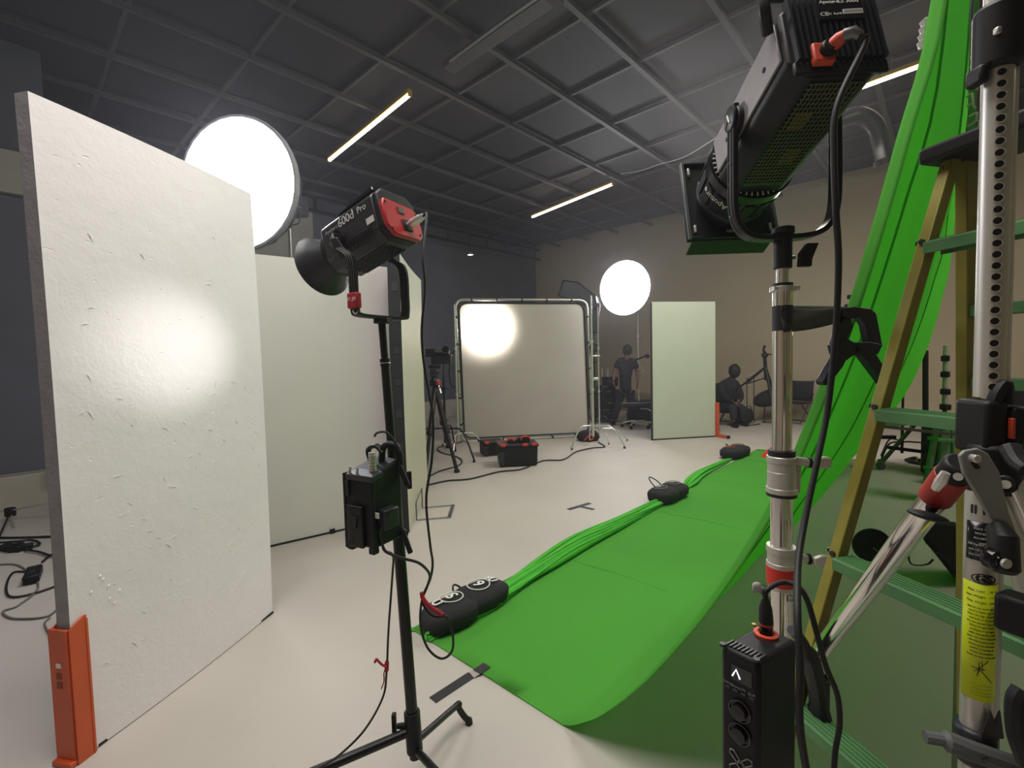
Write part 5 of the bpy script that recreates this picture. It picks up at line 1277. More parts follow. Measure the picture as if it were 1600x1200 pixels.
# dark strip softbox tipped over the corner of the frame
sbx = thing('strip_softbox', 'dark unlit strip softbox tilted above the frame corner', 'softbox', W(900, 455, 9.6))
pts_ = [(872, 462), (880, 438), (903, 441), (930, 462), (934, 484), (905, 474)]
A_ = [W(x, y, 9.4) for x, y in pts_]; B_ = [W(x+4, y+3, 10.1) for x, y in pts_]; n = len(A_)
MB().add(A_+B_, [tuple(range(n-1, -1, -1)), tuple(range(n, 2*n))]+[(i, (i+1) % n, n+(i+1) % n, n+i) for i in range(n)]).build('shell', M_NAVY, sbx, bevel=.02)
MB().tube([W(*p, 9.39) for p in pts_], .012, 6, closed=True).build('rim', M_BLACK, sbx)
MB().box((W(928, 497, 9.5)), (.20, .12, .62), Matrix.Rotation(.1, 3, 'Y')).build('lamp_head', M_NAVY, sbx, bevel=.03)
cstand(V((W(928, 520, 9.6).x, 9.6, 0)), W(928, 520, 9.6).z, 'black stand under the dark strip softbox', M_BLACKM, r_=.014)

# orange and black counterweight bag under the frame
ob = thing('weight_bag', 'black bag with an orange handle hanging at the foot of the frame stand', 'weight bag', FL(919, 697))
cb_ = W(919, 684, 8.35)
MB().ell(cb_, (.17, .12, .17), 14, 8, fn=lambda q: V((q.x*(1+.25*(q.z > 0)), q.y, q.z*.9+.02*noise.noise(q*20)))).build('bag_body', M_BAG, ob, ang=60)
MB().tube(spline([cb_+V((-.09, -.12, -.03)), cb_+V((.02, -.13, .08)), cb_+V((.07, -.13, .02)), cb_+V((-.02, -.13, -.05)), cb_+V((.05, -.13, -.08))], 5), .014, 7).build('orange_handle', M_ORANGE2, ob)
MB().cyl(cb_+V((0, 0, .1)), cb_+V((.05, .2, .5)), .01, n=6).build('hanging_strap', M_BLACK, ob)

# toolboxes
def toolbox(px0, px1, pyb, h, dep, label, open_=False, grp='black toolboxes'):
    a = FL(px0, pyb); b_ = FL(px1, pyb-3); d = (b_-a); L = d.length; d.normalize(); n_ = V((-d.y, d.x, 0)); c = (a+b_)/2+n_*dep/2
    rot = Matrix((d, n_, V((0, 0, 1)))).transposed(); t = thing('toolbox', label, 'toolbox', c, rot, group=grp)
    MB().box((0, 0, h*.43), (L, dep, h*.82), taper=1.04).build('body', M_BLACK, t, local=True, bevel=.02)
    MB().box((0, 0, h*.86), (L*1.08, dep*1.10, h*.12)).build('lid_rim', M_BLACK, t, local=True, bevel=.012)
    for x in (-L*.40, L*.18, L*.42): MB().box((x, -dep*.52, h*.90), (.07, .04, .035)).build('red_latch', M_REDT, t, local=True, bevel=.006)
    MB().box((-L*.44, -dep*.5-.004, h*.36), (.07, .02, h*.52)).build('corner_post', M_DGREY, t, local=True, bevel=.004)
    if open_:
        for (x, y, w, e, z) in ((-L*.12, 0, .14, .10, .98), (L*.20, .02, .16, .12, 1.04), (0, .06, .2, .1, .97)): MB().box((x, y, h*z), (w, e, .06), rotz(x)).build('tool_tray', M_BLACKM, t, local=True, bevel=.006)
        MB().tube(spline([(-L*.28, -.06, h), (-L*.24, -.04, h*1.10), (-L*.10, -.04, h*1.08), (-L*.08, -.06, h)], 4), .012, 6).build('red_handle', M_REDT, t, local=True)
        MB().tube(spline([(L*.10, -.04, h*1.02), (L*.16, -.04, h*1.16), (L*.32, -.04, h*1.14), (L*.36, -.04, h*1.0)], 4), .012, 6).build('red_handle', M_REDT, t, local=True)
    return t
toolbox(781, 840, 731, .34, .34, 'black toolbox with red latches on the floor before the frame', True)
toolbox(758, 789, 714, .24, .30, 'smaller black crate behind the toolbox with red latches')

# camera tripod at the left
def tripod(top, feet, r_, mt, t, spread=.0):
    for f in feet: 
        MB().cyl(top, top.lerp(f, .55), r_*1.25, n=10).build('leg', mt, t); MB().cyl(top.lerp(f, .5), f+V((0, 0, .02)), r_*.9, n=10).build('leg', mt, t)
        MB().cyl(top.lerp(f, .52), top.lerp(f, .56), r_*1.7, n=10).build('leg_lock', M_BLACK, t); MB().cyl(f, f+V((0, 0, .03)), r_*1.4, n=8).build('foot', M_RUBBER, t)
tpt = W(680, 603, 6.6)
TP = thing('camera_tripod', 'black video tripod with thick legs beside the cream board', 'tripod', V((tpt.x, tpt.y, 0)))
tripod(tpt, [FL(714, 738), FL(664, 745), FL(700, 700)], .028, M_BLACKM, TP)
MB().lathe([(.0, .0), (.07, .02), (.08, .08), (.05, .13), (.05, .19), (.08, .21), (.0, .22)], c=tpt+V((0, 0, -.02)), n=18).build('fluid_head', M_BLACKM, TP)
MB().cyl(tpt+V((.04, -.05, .04)), tpt+V((.07, -.07, .04)), .03, n=12).build('red_lock', M_REDT, TP)
MB().tube([tpt+V((.05, -.03, .02)), tpt+V((.09, -.08, -.10))], .010, 6).build('pan_handle', M_CHROME, TP)
CAMB = thing('video_camera', 'black video camera on the tripod beside the cream board', 'camera', tpt+V((0, 0, .2)))
def cb2(x, y, w, h, nm, mt=M_BLACK, Y=6.6, dpt=.14): return MB().box(W(x, y, Y), (w*Y/F_PX, dpt, h*Y/F_PX)).build(nm, mt, CAMB, bevel=.008)
cb2(684, 551, 36, 12, 'body'); cb2(686, 547, 14, 8, 'side_screen', M_GREY, 6.5, .05); cb2(690, 563, 30, 12, 'matte_box'); cb2(694, 556, 24, 4, 'top_plate', M_DGREY); cb2(680, 573, 18, 6, 'base_plate'); cb2(678, 583, 10, 12, 'battery', M_DGREY)
MB().cyl(W(696, 546, 6.55), W(696, 546, 6.42), .055, n=18).build('lens', M_BLACKG, CAMB, bevel=.006); MB().lathe([(.056, 0), (.048, 0)], frame_from(V((0, 0, 1)), V((0, -1, 0))), c=W(696, 546, 6.41), n=18).build('lens_ring', M_GREY, CAMB)
MB().tube(spline([W(691, 568, 6.5), W(691, 590, 6.5), W(687, 605, 6.5), W(684, 612, 6.5)], 4), .007, 6).build('hanging_cord', M_GREY, CAMB)
cstand(FL(697, 715), W(693, 560, FL(697, 715).y).z, 'slim black stand standing behind the video tripod', M_BLACKM, r_=.018, legs=((-40, .62), (200, .6), (80, .5)), low=.45)
cable('signal_cable', [W(712, 545, 8.4), W(704, 560, 8.4), W(702, 585, 8.4), W(706, 603, 8.4), W(714, 607, 8.45)], .012, 'thin dark cable drooping beside the left frame tube')
# floor cables in the middle
cable('floor_cable', [FL(671, 757, .012), FL(700, 751, .012), FL(735, 748, .012), FL(780, 737, .012), FL(815, 733, .012), FL(848, 720, .012), FL(880, 718, .012), FL(900, 706, .012), FL(925, 700, .012), FL(945, 698, .012), FL(935, 691, .012)], .010, 'long black cable wandering over the floor past the toolbox')
cable('floor_cable', [FL(670, 744, .012), FL(690, 735, .012), FL(715, 728, .012), FL(722, 720, .012), FL(712, 713, .012), FL(690, 707, .012), FL(684, 700, .012), FL(700, 696, .012), FL(722, 690, .012)], .009, 'black cable curling on the floor around the video tripod')

# ================================================================== PEOPLE
def skin_body(name, joints, edges, radii, mt, parent, sub=2, root=0):
    me = bpy.data.meshes.new(name); inv = WM[parent.name].inverted()
    me.from_pydata([tuple(inv@V(j)) for j in joints], edges, []); me.materials.append(mt)
    o = bpy.data.objects.new(name, me); COL.objects.link(o); o.parent = parent; WM[o.name] = WM[parent.name]
    sk = o.modifiers.new('skin', 'SKIN'); sk.use_smooth_shade = True
    sd_ = o.modifiers.new('sub', 'SUBSURF'); sd_.levels = sub; sd_.render_levels = sub
    for i, r_ in enumerate(radii):
        v = me.skin_vertices[0].data[i]; v.radius = r_ if isinstance(r_, tuple) else (r_, r_); v.use_root = (i == root)
    return o
def hand(c, dirv, side, parent, s=1.0):
    """palm, four fingers and thumb growing from one skinned tree"""
    d = dirv.normalized(); x = side.normalized(); y = d.cross(x)
    J = [c, c+d*.045*s, c+d*.09*s]; E_ = [(0, 1), (1, 2)]; Rr = [.022*s, (.034*s, .017*s), (.036*s, .015*s)]
    for k in range(4):
        o_ = (k-1.5)*.019*s; L = (.07, .078, .072, .058)[k]*s; i = len(J)
        J += [c+d*.098*s+x*o_, c+d*(.098*s+L*.5)+x*o_+y*.006, c+d*(.096*s+L*.9)+x*o_+y*.022]; E_ += [(2, i), (i, i+1), (i+1, i+2)]; Rr += [.0095*s, .0088*s, .007*s]
    i = len(J); J += [c+d*.045*s+x*-.036*s, c+d*.075*s+x*-.052*s+y*.01]; E_ += [(1, i), (i, i+1)]; Rr += [.011*s, .009*s]
    return skin_body('hand', J, E_, Rr, M_SKIN, parent, 1)
mp = FL(976, 663); MY = mp.y
def mpx(x, y, dy=0.0): return W(x, y, MY+dy)
# standing man, seen from behind: measured joint positions
man = thing('person', 'person in a black t-shirt and dark trousers standing with their back turned', 'person', mp)
H_ = MY/F_PX
J = [mpx(977, 606), mpx(977, 590), mpx(977, 572), mpx(979, 560), mpx(980, 551), mpx(980, 543, .01),
     mpx(967, 564), mpx(961, 580, .02), mpx(958, 596, -.06), mpx(990, 564), mpx(996, 581, .02), mpx(997, 597, -.05),
     mpx(970, 612), mpx(965, 636, -.01), mpx(958, 658, .04), mpx(984, 612), mpx(987, 636, -.01), mpx(983, 658, .04)]
E_ = [(0, 1), (1, 2), (2, 3), (3, 4), (4, 5), (2, 6), (6, 7), (7, 8), (2, 9), (9, 10), (10, 11), (0, 12), (12, 13), (13, 14), (0, 15), (15, 16), (16, 17)]
Rr = [(.09, .06), (.09, .06), (.10, .06), .055, .074, .076, .06, .045, .03, .06, .045, .03, .085, .058, .042, .085, .058, .042]
skin_body('body', J, E_, Rr, M_SKIN, man)
T = [J[0]+V((0, 0, -.13)), J[1], J[2], J[2]+V((.01, 0, .09)), J[6], J[6].lerp(J[7], .75), J[9], J[9].lerp(J[10], .75)]
skin_body('t_shirt', T, [(0, 1), (1, 2), (2, 3), (2, 4), (4, 5), (2, 6), (6, 7)], [(.19, .14), (.18, .13), (.19, .13), (.075, .065), .085, .078, .085, .078], M_TSHIRT, man)
T = [J[0]+V((0, 0, .0)), J[12]+V((0, 0, -.02)), J[13], J[14]+V((0, 0, .02)), J[15]+V((0, 0, -.02)), J[16], J[17]+V((0, 0, .02))]
skin_body('trousers', T, [(0, 1), (1, 2), (2, 3), (0, 4), (4, 5), (5, 6)], [(.17, .13), .112, .085, .078, .112, .085, .078], M_DENIM, man)
def hairfn(q): return V((q.x, q.y, q.z))*(1+.06*noise.noise(q*30))
MB().ell(mpx(980, 547, .0)+V((0, -.015, .0)), (.098, .112, .125), 18, 12, fn=lambda q: hairfn(V((q.x, q.y, max(q.z, -.105 if q.y < .02 else .03))))).build('hair', M_HAIR, man, ang=80)
for s_ in (-1, 1): MB().ell(mpx(980, 551)+V((s_*.094, .0, 0)), (.012, .026, .035), 10, 6).build('ear', M_SKIN, man)
fcx = mpx(980, 552)+V((0, .09, 0))
MB().ell(fcx+V((0, .015, -.01)), (.014, .018, .022), 10, 6).build('nose', M_SKIN, man)
for s_ in (-1, 1): MB().ell(fcx+V((s_*.032, .0, .02)), (.012, .006, .007), 8, 5).build('eye', M_WHITE, man)
MB().ell(fcx+V((0, .0, -.05)), (.026, .008, .006), 10, 5).build('mouth', mat('lips', '7a4a44', rough=.5), man)
hand(J[8], V((.25, .2, -1)), V((0, 1, 0)), man); hand(J[11], V((-.1, .2, -1)), V((0, -1, 0)), man)
for i in (14, 17):
    p = V((J[i].x, J[i].y, 0))
    MB().ell(p+V((0, .06, .045)), (.052, .15, .05), 14, 8, fn=lambda q: V((q.x, q.y, max(q.z, -.041)))).build('shoe', M_BLACK, man)
    MB().box(p+V((0, .06, .008)), (.10, .29, .016)).build('shoe_sole', M_RUBBER, man, bevel=.007)

# seated person in black, hunched, at the far wall
sp = FL(1140, 662); SY = sp.y
def spx(x, y, dy=0.0): return W(x, y, SY+dy)
sit = thing('person', 'person in black clothes sitting hunched on a folding chair beyond the far board', 'person', sp)
J = [spx(1136, 634), spx(1134, 615, -.02), spx(1139, 600, -.05), spx(1145, 592, -.10), spx(1146, 584, -.14), spx(1148, 578, -.14),
     spx(1128, 602, -.1), spx(1131, 620, -.2), spx(1146, 628, -.38), spx(1152, 604, -.05), spx(1158, 620, -.18), spx(1153, 628, -.36),
     spx(1132, 636, -.1), spx(1146, 636, -.45), spx(1146, 660, -.48), spx(1144, 636, .05), spx(1160, 636, -.30), spx(1161, 658, -.32)]
E_ = [(0, 1), (1, 2), (2, 3), (3, 4), (4, 5), (2, 6), (6, 7), (7, 8), (2, 9), (9, 10), (10, 11), (0, 12), (12, 13), (13, 14), (0, 15), (15, 16), (16, 17)]
Rr = [(.10, .07), (.10, .07), (.10, .07), .05, .070, .072, .06, .045, .03, .06, .045, .03, .085, .06, .042, .085, .06, .042]
skin_body('body', J, E_, Rr, M_SKIN, sit)
T = [J[0], J[1], J[2], J[3], J[6], J[7], J[7].lerp(J[8], .85), J[9], J[10], J[10].lerp(J[11], .85)]
skin_body('jacket', T, [(0, 1), (1, 2), (2, 3), (2, 4), (4, 5), (5, 6), (2, 7), (7, 8), (8, 9)], [(.20, .17), (.21, .17), (.20, .16), (.09, .08), .09, .075, .06, .09, .075, .06], M_BAG, sit)
T = [J[0], J[12], J[13], J[14]+V((0, 0, .02)), J[15], J[16], J[17]+V((0, 0, .02))]
skin_body('trousers', T, [(0, 1), (1, 2), (2, 3), (0, 4), (4, 5), (5, 6)], [(.17, .13), .11, .085, .07, .11, .085, .07], M_DENIM, sit)
MB().ell(J[5]+V((-.02, -.03, -.02)), (.115, .125, .15), 18, 12, fn=hairfn).build('hair', M_HAIR, sit, ang=80)
fcx = J[4]+V((.095, -.03, 0))
MB().ell(fcx+V((.01, 0, -.01)), (.018, .013, .02), 10, 6).build('nose', M_SKIN, sit)
for s_ in (-1, 1): MB().ell(fcx+V((0, s_*.03, .015)), (.006, .012, .006), 8, 5).build('eye', M_WHITE, sit)
MB().ell(fcx+V((0, .0, -.045)), (.008, .024, .006), 10, 5).build('mouth', MATS['lips'], sit)
hand(J[8], V((.4, -.6, -.3)), V((0, -.4, 1)), sit); hand(J[11], V((-.4, -.6, -.3)), V((0, -.4, 1)), sit)
for i in (14, 17):
    p = V((J[i].x, J[i].y, 0)); MB().ell(p+V((0, -.06, .045)), (.052, .15, .05), 14, 8, fn=lambda q: V((q.x, q.y, max(q.z, -.044)))).build('shoe', M_BLACK, sit)

# folding chairs
def folding_chair(c, yaw, label, mt_s=M_BAG):
    rot = rotz(yaw); t = thing('folding_chair', label, 'chair', c, rot, group='black folding chairs by the far wall')
    MB().box((0, 0, .43), (.44, .42, .03)).build('seat', mt_s, t, local=True, bevel=.01)
    rows = [[V((x*.44, .20+.05*k/4-.04*math.cos(x*3), .46+.42*k/4)) for x in (-.5, -.25, 0, .25, .5)] for k in range(5)]
    MB().grid(rows).build('backrest', mt_s, t, local=True, ang=80, thick=.02)
    for s_ in (-1, 1):
        for a, b_ in (((s_*.22, -.22, .02), (s_*.22, .20, .60)), ((s_*.22, .24, .02), (s_*.22, -.20, .44)), ((s_*.22, .20, .45), (s_*.22, .26, .90))): MB().cyl(a, b_, .012, n=8).build('leg', M_BLACKM, t, local=True)
        MB().bar((s_*.24, -.20, .60), (s_*.24, .20, .61), .05, .03).build('armrest', M_BLACK, t, local=True, bevel=.008)
    for y in (-.22, .24): MB().cyl((-.22, y, .03), (.22, y, .03), .010, n=8).build('leg_bar', M_BLACKM, t, local=True)
    return t
folding_chair(V((J[0].x, J[0].y-.02, 0)), R(150), 'black folding chair with the hunched person sitting on it')
folding_chair(FL(1243, 661), R(-60), 'empty black folding chair behind the chrome stand by the far wall')
# black round reflector lying against things
rfp = thing('softbox_bag', 'black shallow folded softbox leaning beneath the tripod', 'softbox', FL(1208, 660))
MB().ell(W(1209, 622, 10.0), (.42, .35, .20), 22, 10, Matrix.Rotation(-.25, 3, 'Y'), fn=lambda q: V((q.x, q.y, max(q.z, -.10)))).build('shell', M_BAG, rfp, ang=50)
for x in (1195, 1222): MB().cyl(W(x, 628, 10.0), FL(x-1, 661), .012, n=8).build('leg', M_BLACKM, rfp)
MB().tube([FL(1190, 659, .02), FL(1210, 660, .02), FL(1226, 655, .02)], .014, 6).build('base_bar', M_BLACKM, rfp)
# photographic tripod with splayed arm
t2 = thing('photo_tripod', 'black photo tripod with splayed legs beside the seated person', 'tripod', FL(1196, 658))
tc_ = W(1196, 574, 9.8)
MB().cyl(W(1197, 594, 9.8), W(1195, 558, 9.8), .035, n=12).build('centre_column', M_BLACKM, t2)
tripod(tc_, [W(1148, 612, 9.5), FL(1214, 668), FL(1228, 664)], .022, M_BLACKM, t2)
MB().cyl(W(1148, 612, 9.5), FL(1122, 664), .018, n=8).build('leg', M_BLACKM, t2)
MB().ell(W(1195, 555, 9.8), (.07, .06, .06), 12, 8).build('ball_head', M_BLACK, t2)
MB().tube([W(1195, 552, 9.8), W(1193, 546, 9.78), W(1195, 540, 9.75)], [.03, .022, .028], 8).build('head_clamp', M_BLACK, t2)
MB().cyl(W(1196, 553, 9.8), W(1206, 554, 9.6), .012, n=8).build('head_handle', M_BLACK, t2)
MB().cyl(W(1166, 600, 9.65), W(1197, 590, 9.8), .012, n=8).build('spreader', M_BLACKM, t2)
# thin grey stand between
gsd = thing('music_stand', 'thin grey tubular frame standing behind the tripod by the far wall', 'stand', FL(1172, 658))
for x in (1167, 1178): MB().cyl(FL(x, 658), W(x, 590, FL(x, 658).y), .012, n=8).build('upright', M_GREY, gsd)
MB().cyl(W(1167, 590, FL(1167, 658).y), W(1178, 584, FL(1178, 658).y), .012, n=8).build('top_bar', M_GREY, gsd)
# backpack on the floor
bp_ = FL(1160, 662); BPK = thing('backpack', 'black backpack slumped on the floor beside the seated person', 'bag', bp_)
MB().ell(bp_+V((0, 0, .17)), (.24, .17, .19), 16, 10, fn=lambda q: V((q.x*(1+.12*noise.noise(q*9)), q.y, max(q.z*(1+.2*noise.noise(q*7+V((3, 1, 2)))), -.166)))).build('bag_body', M_BAG, BPK, ang=60)
MB().ell(bp_+V((-.05, -.14, .12)), (.13, .06, .10), 12, 8).build('front_pocket', M_BAG, BPK)
for x in (-.06, .08): MB().tube(spline([bp_+V((x, .05, .33)), bp_+V((x+.03, -.1, .38)), bp_+V((x+.05, -.16, .25)), bp_+V((x+.10, -.17, .05))], 4), .014, 6, flat=.4).build('shoulder_strap', M_BLACK, BPK)
MB().tube(spline([bp_+V((-.22, -.05, .03)), bp_+V((-.4, -.2, .012)), bp_+V((.0, -.32, .012)), bp_+V((.3, -.15, .012))], 5), .010, 6).build('loose_strap', M_BLACK, BPK)

# rolling stool and clutter near the standing man
stq = FL(995, 668); ST = thing('rolling_stool', 'black padded stool on a chrome five wheel base beside the standing person', 'stool', stq)
MB().cyl(stq+V((0, 0, .12)), stq+V((0, 0, .40)), .03, n=12).build('gas_column', M_BLACKM, ST)
MB().ell(stq+V((-.05, 0, .47)), (.30, .22, .06), 20, 8).build('seat', M_BAG, ST)
MB().tube([stq+V((-.33, -.1, .53)), stq+V((0, -.22, .535)), stq+V((.26, -.1, .53))], .010, 6).build('seat_piping', M_GREYP, ST)
for k in range(5):
    a = 2*math.pi*k/5+.3; d = V((math.cos(a), math.sin(a), 0))
    MB().tube([stq+V((0, 0, .14)), stq+d*.16+V((0, 0, .13)), stq+d*.30+V((0, 0, .09))], [.022, .018, .014], 8).build('base_arm', M_CHROME, ST)
    w_c = MB().cyl(stq+d*.30+V((-d.y, d.x, 0))*.022+V((0, 0, .035)), stq+d*.30-V((-d.y, d.x, 0))*.022+V((0, 0, .035)), .035, n=12); w_c.build('caster', M_BLACK, ST, bevel=.004)
cs_ = FL(950, 655); EQ = thing('equipment_stack', 'dark stack of cases and a speaker shaped case left of the standing person', 'case', cs_)
for k, (x, y, w, h) in enumerate(((948, 646, 30, 16), (949, 630, 26, 16), (947, 612, 22, 20), (953, 596, 16, 14))):
    MB().box(W(x, y, 10.7), (w*10.7/F_PX, .35, h*10.7/F_PX), rotz(.1*k)).build('case', M_BLACK if k % 2 else M_NAVY, EQ, bevel=.02)
    MB().box(W(x+w*.2, y, 10.48), (.12, .02, .03)).build('case_latch', M_GREY, EQ)
for x in (941, 950): MB().cyl(W(x, 589, 10.6), W(x, 576, 10.6), .012, n=8).build('chrome_pin', M_CHROME, EQ)
c2_ = FL(1006, 655); EQ2 = thing('equipment_case', 'low dark case on the floor between the standing person and the far board', 'case', c2_)
MB().box(W(1006, 638, 10.9), (.55, .4, .40)).build('body', M_NAVY, EQ2, bevel=.03); MB().box(W(1006, 627, 10.9), (.57, .42, .05)).build('lid', M_BLACK, EQ2, bevel=.01)
MB().box(W(1002, 650, 10.9), (.5, .38, .24)).build('base', M_BLACK, EQ2, bevel=.02)
ar = thing('boom_arm', 'thin dark boom arm reaching out right of the standing person', 'arm', W(1000, 560, 10.4))
MB().cyl(W(994, 562, 10.5), W(1010, 556, 10.4), .02, n=8).build('arm', M_BLACKM, ar); MB().cyl(W(1010, 556, 10.4), W(1012, 557, 10.3), .045, n=10).build('arm_tip', M_BLACK, ar)
MB().cyl(W(1000, 570, 10.4), W(1006, 582, 10.4), .010, n=6).build('chrome_rod', M_CHROME, ar)

# ================================================================== RIGHT BACKGROUND BEHIND THE LADDER
rs_p = FL(1440, 735); RST = thing('rolling_stand', 'wheeled silver stand lying low behind the ladder with a grey caster', 'stand', rs_p)
RY = rs_p.y
ga = W(1432, 660, RY); gb = FL(1376, 728, .06)
MB().bar(ga, gb+V((0, 0, .03)), .045, .03).build('leg', M_GREY, RST, bevel=.004)
MB().bar(W(1366, 664, RY-.8), W(1450, 655, RY), .06, .08).build('cross_arm', M_LADG, RST, bevel=.006)
MB().bar(W(1452, 655, RY), W(1500, 655, RY+.1), .06, .07).build('cross_arm', M_LADG, RST, bevel=.006)
c = FL(1376, 728, .045); MB().cyl(c+V((-.03, 0, 0)), c+V((.03, 0, 0)), .045, n=16).build('caster', M_GREY, RST, bevel=.006); MB().box(c+V((0, 0, .06)), (.05, .05, .05)).build('caster_fork', M_GREY, RST, bevel=.008)
MB().bar(W(1372, 683, RY), W(1398, 683, RY), .05, .04).build('rubber_sleeve', M_BLACK, RST)
MB().bar(W(1388, 699, RY-.1), W(1475, 710, RY), .035, .04).build('black_bar', M_BLACKM, RST)
MB().cyl(W(1446, 655, RY), W(1446, 548, RY+.1), .03, n=12).build('column', M_BLACKM, RST); MB().cyl(W(1476, 640, RY), W(1478, 540, RY), .028, n=12).build('column', M_ALU, RST)
for y in (560, 585, 612, 636): MB().box(W(1477, y, RY-.05), (.09, .08, .07), rotz(y)).build('clamp', M_BLACK, RST, bevel=.01)
MB().cyl(FL(1476, 745, .02), W(1476, 640, RY), .024, n=10).build('column', M_GREY, RST)
sg = thing('step_stool', 'small green folding step stool standing behind the big ladder', 'step stool', FL(1462, 783))
SGY = FL(1446, 783).y
for (a, b_) in (((1466, 655), (1442, 783)), ((1480, 655), (1476, 805)), ((1488, 655), (1496, 790)), ((1474, 655), (1468, 775))): MB().bar(W(*a, SGY), W(*b_, SGY), .05, .03).build('rail', M_LADG, sg, bevel=.004)
for (a, b_) in (((1457, 686), (1492, 688)), ((1450, 732), (1492, 736)), ((1462, 656), (1490, 656))): MB().bar(W(*a, SGY-.05), W(*b_, SGY-.05), .12, .03).build('step', M_LADG, sg, bevel=.004)
cable('cable_coil', [FL(1416, 719, .02), FL(1430, 716, .03), FL(1450, 722, .02), FL(1470, 720, .04), FL(1490, 722, .02), FL(1480, 727, .03), FL(1450, 726, .02), FL(1425, 722, .02), FL(1418, 719, .02)], .025, 'dark coil of cable on the floor behind the step stool')
yp = thing('plug_adapter', 'small yellow plug adapter in the cable coil behind the ladder', 'plug', FL(1443, 718)); MB().box(FL(1443, 718, .05), (.12, .08, .05), rotz(.2)).build('body', M_STICK, yp, bevel=.01); MB().cyl(FL(1440, 718, .05), FL(1436, 719, .05), .018, n=8).build('plug', M_BLACK, yp)
random.seed(8)
gb_ = thing('equipment_case', 'dark heap of cases behind the perforated mast', 'case', W(1590, 690, 5.2))
for (x, y, w, h, Y) in ((1480, 675, 40, 36, 5.4), (1515, 690, 40, 60, 5.2), (1592, 672, 30, 25, 5.0), (1590, 620, 46, 30, 6.4)):
    q = W(x, y, Y); tz = q.z+h*Y/F_PX/2; n_c = 2 if tz > .8 else 1; ry_ = random.uniform(-.2, .2)
    for k in range(n_c): MB().box(V((q.x, q.y, tz*(k+.5)/n_c)), (w*Y/F_PX, .4, tz/n_c-.006), rotz(ry_+.05*k)).build('case', M_BLACK, gb_, bevel=.02)
MB().box(V((W(1496, 715, 5.0).x, 5.0, .13)), (.3, .3, .26), rotz(.3)).build('case', M_NAVY, gb_, bevel=.03)
# reflector pouch and black bag in the green shade
rd = FL(1362, 870); RDP = thing('reflector_pouch', 'round black reflector pouch standing in the green shade behind the ladder', 'pouch', rd)
rcn = FL(1364, 876); ry = rcn.y; cpt = W(1362, 853, ry)
MB().lathe([(0, -.012), (.10, -.014), (.118, -.008), (.122, 0), (.118, .008), (.10, .014), (0, .012)], frame_from(V((0, 0, 1)), V((-.25, -.9, .45))), c=cpt+V((0, 0, .005)), n=32).build('pouch', M_NAVY, RDP)
Pn = frame_from(V((0, 0, 1)), V((-.25, -.9, .45)))
MB().tube([cpt+V((-.005, -.02, -.005)), cpt+V((.05, -.02, -.05))], .003, 5).build('pouch_tag', M_GREYP, RDP)
MB().tube(spline([cpt+V((.06, .02, -.06)), cpt+V((.14, .02, -.075)), cpt+V((.16, .05, -.10)), cpt+V((.10, .06, -.11))], 5), .02, 8, flat=.4).build('pouch_flap', M_NAVY, RDP)
bb = FL(1468, 890); BB = thing('equipment_bag', 'slanted black equipment bag on the floor behind the silver brace', 'bag', bb)
BY = bb.y-.25
pl3 = [(1448, 812), (1500, 816), (1512, 850), (1512, 912), (1488, 900), (1455, 858), (1440, 842)]
A_ = [W(x, y, BY) for x, y in pl3]; B_ = [W(x, y, BY+.22) for x, y in pl3]; n = len(A_)
MB().add(A_+B_, [tuple(range(n)), tuple(range(2*n-1, n-1, -1))]+[(i, n+i, n+(i+1) % n, (i+1) % n) for i in range(n)]).build('bag_body', M_BAG, BB, bevel=.03)
MB().tube(spline([W(1430, 850, BY-.02), W(1420, 866, BY-.02), W(1425, 882, BY-.02), W(1448, 882, BY-.02), W(1458, 874, BY-.02)], 5), .008, 6, flat=.5).build('carry_strap', M_BLACK, BB)
text('AVENGER', .03, face_m(W(1470, 868, BY-.02), V((1, 0, -.7)), V((.5, 0, 1))), M_DGREY, 'bag_lettering', BB)

# ================================================================== FAR LEFT CORNER
pw = FL(52, 905); PS = thing('power_strip', 'black power block on the floor behind the dented board', 'power supply', pw, rotz(R(-50)))
MB().box((0, 0, .035), (.24, .085, .06)).build('housing', M_BLACK, PS, local=True, bevel=.012)
for k in range(3): MB().cyl((-.07+k*.07, 0, .064), (-.07+k*.07, 0, .067), .022, n=14).build('socket', M_DGREY, PS, local=True)
MB().box((.05, 0, .067), (.05, .03, .006)).build('label', M_DGREY, PS, local=True)
cable('floor_cable', [FL(40, 893, .01), FL(20, 895, .01), FL(10, 915, .01), FL(16, 932, .01), FL(50, 928, .01), FL(98, 912, .01)], .007, 'black cable looping round the power block at the far left')
cable('floor_cable', [FL(-20, 840, .012), FL(30, 840, .012), FL(92, 838, .012)], .010, 'straight dark cable on the floor at the far left')
cable('floor_cable', [FL(0, 848, .03), FL(25, 846, .03), FL(50, 844, .02), FL(62, 850, .02), FL(40, 858, .02), FL(60, 862, .02), FL(80, 868, .02), FL(96, 866, .01)], .009, 'knotted black cables lying behind the power block')
cable('floor_cable', [FL(92, 860, .01), FL(78, 868, .01), FL(66, 878, .01)], .008, 'short black lead into the power block')
cable('floor_cable', [FL(-10, 882, .008), FL(30, 884, .008), FL(60, 915, .008), FL(30, 945, .008), FL(5, 955, .008), FL(20, 966, .008), FL(70, 964, .008), FL(92, 950, .008)], .006, 'pale grey cable curling on the floor at the far left', mt=mat('grey_cable', '6a655c', rough=.6))
cable('floor_cable', [FL(78, 965, .008), FL(70, 975, .008), FL(82, 1000, .008), FL(95, 1040, .008), FL(104, 1100, .008), FL(110, 1190, .008)], .005, 'pale cable running to the front past the orange foot', mt=MATS['grey_cable'])
dk = thing('plug_pile', 'dark bunch of plugs on the floor at the far left edge', 'plug', FL(20, 856))
random.seed(3)
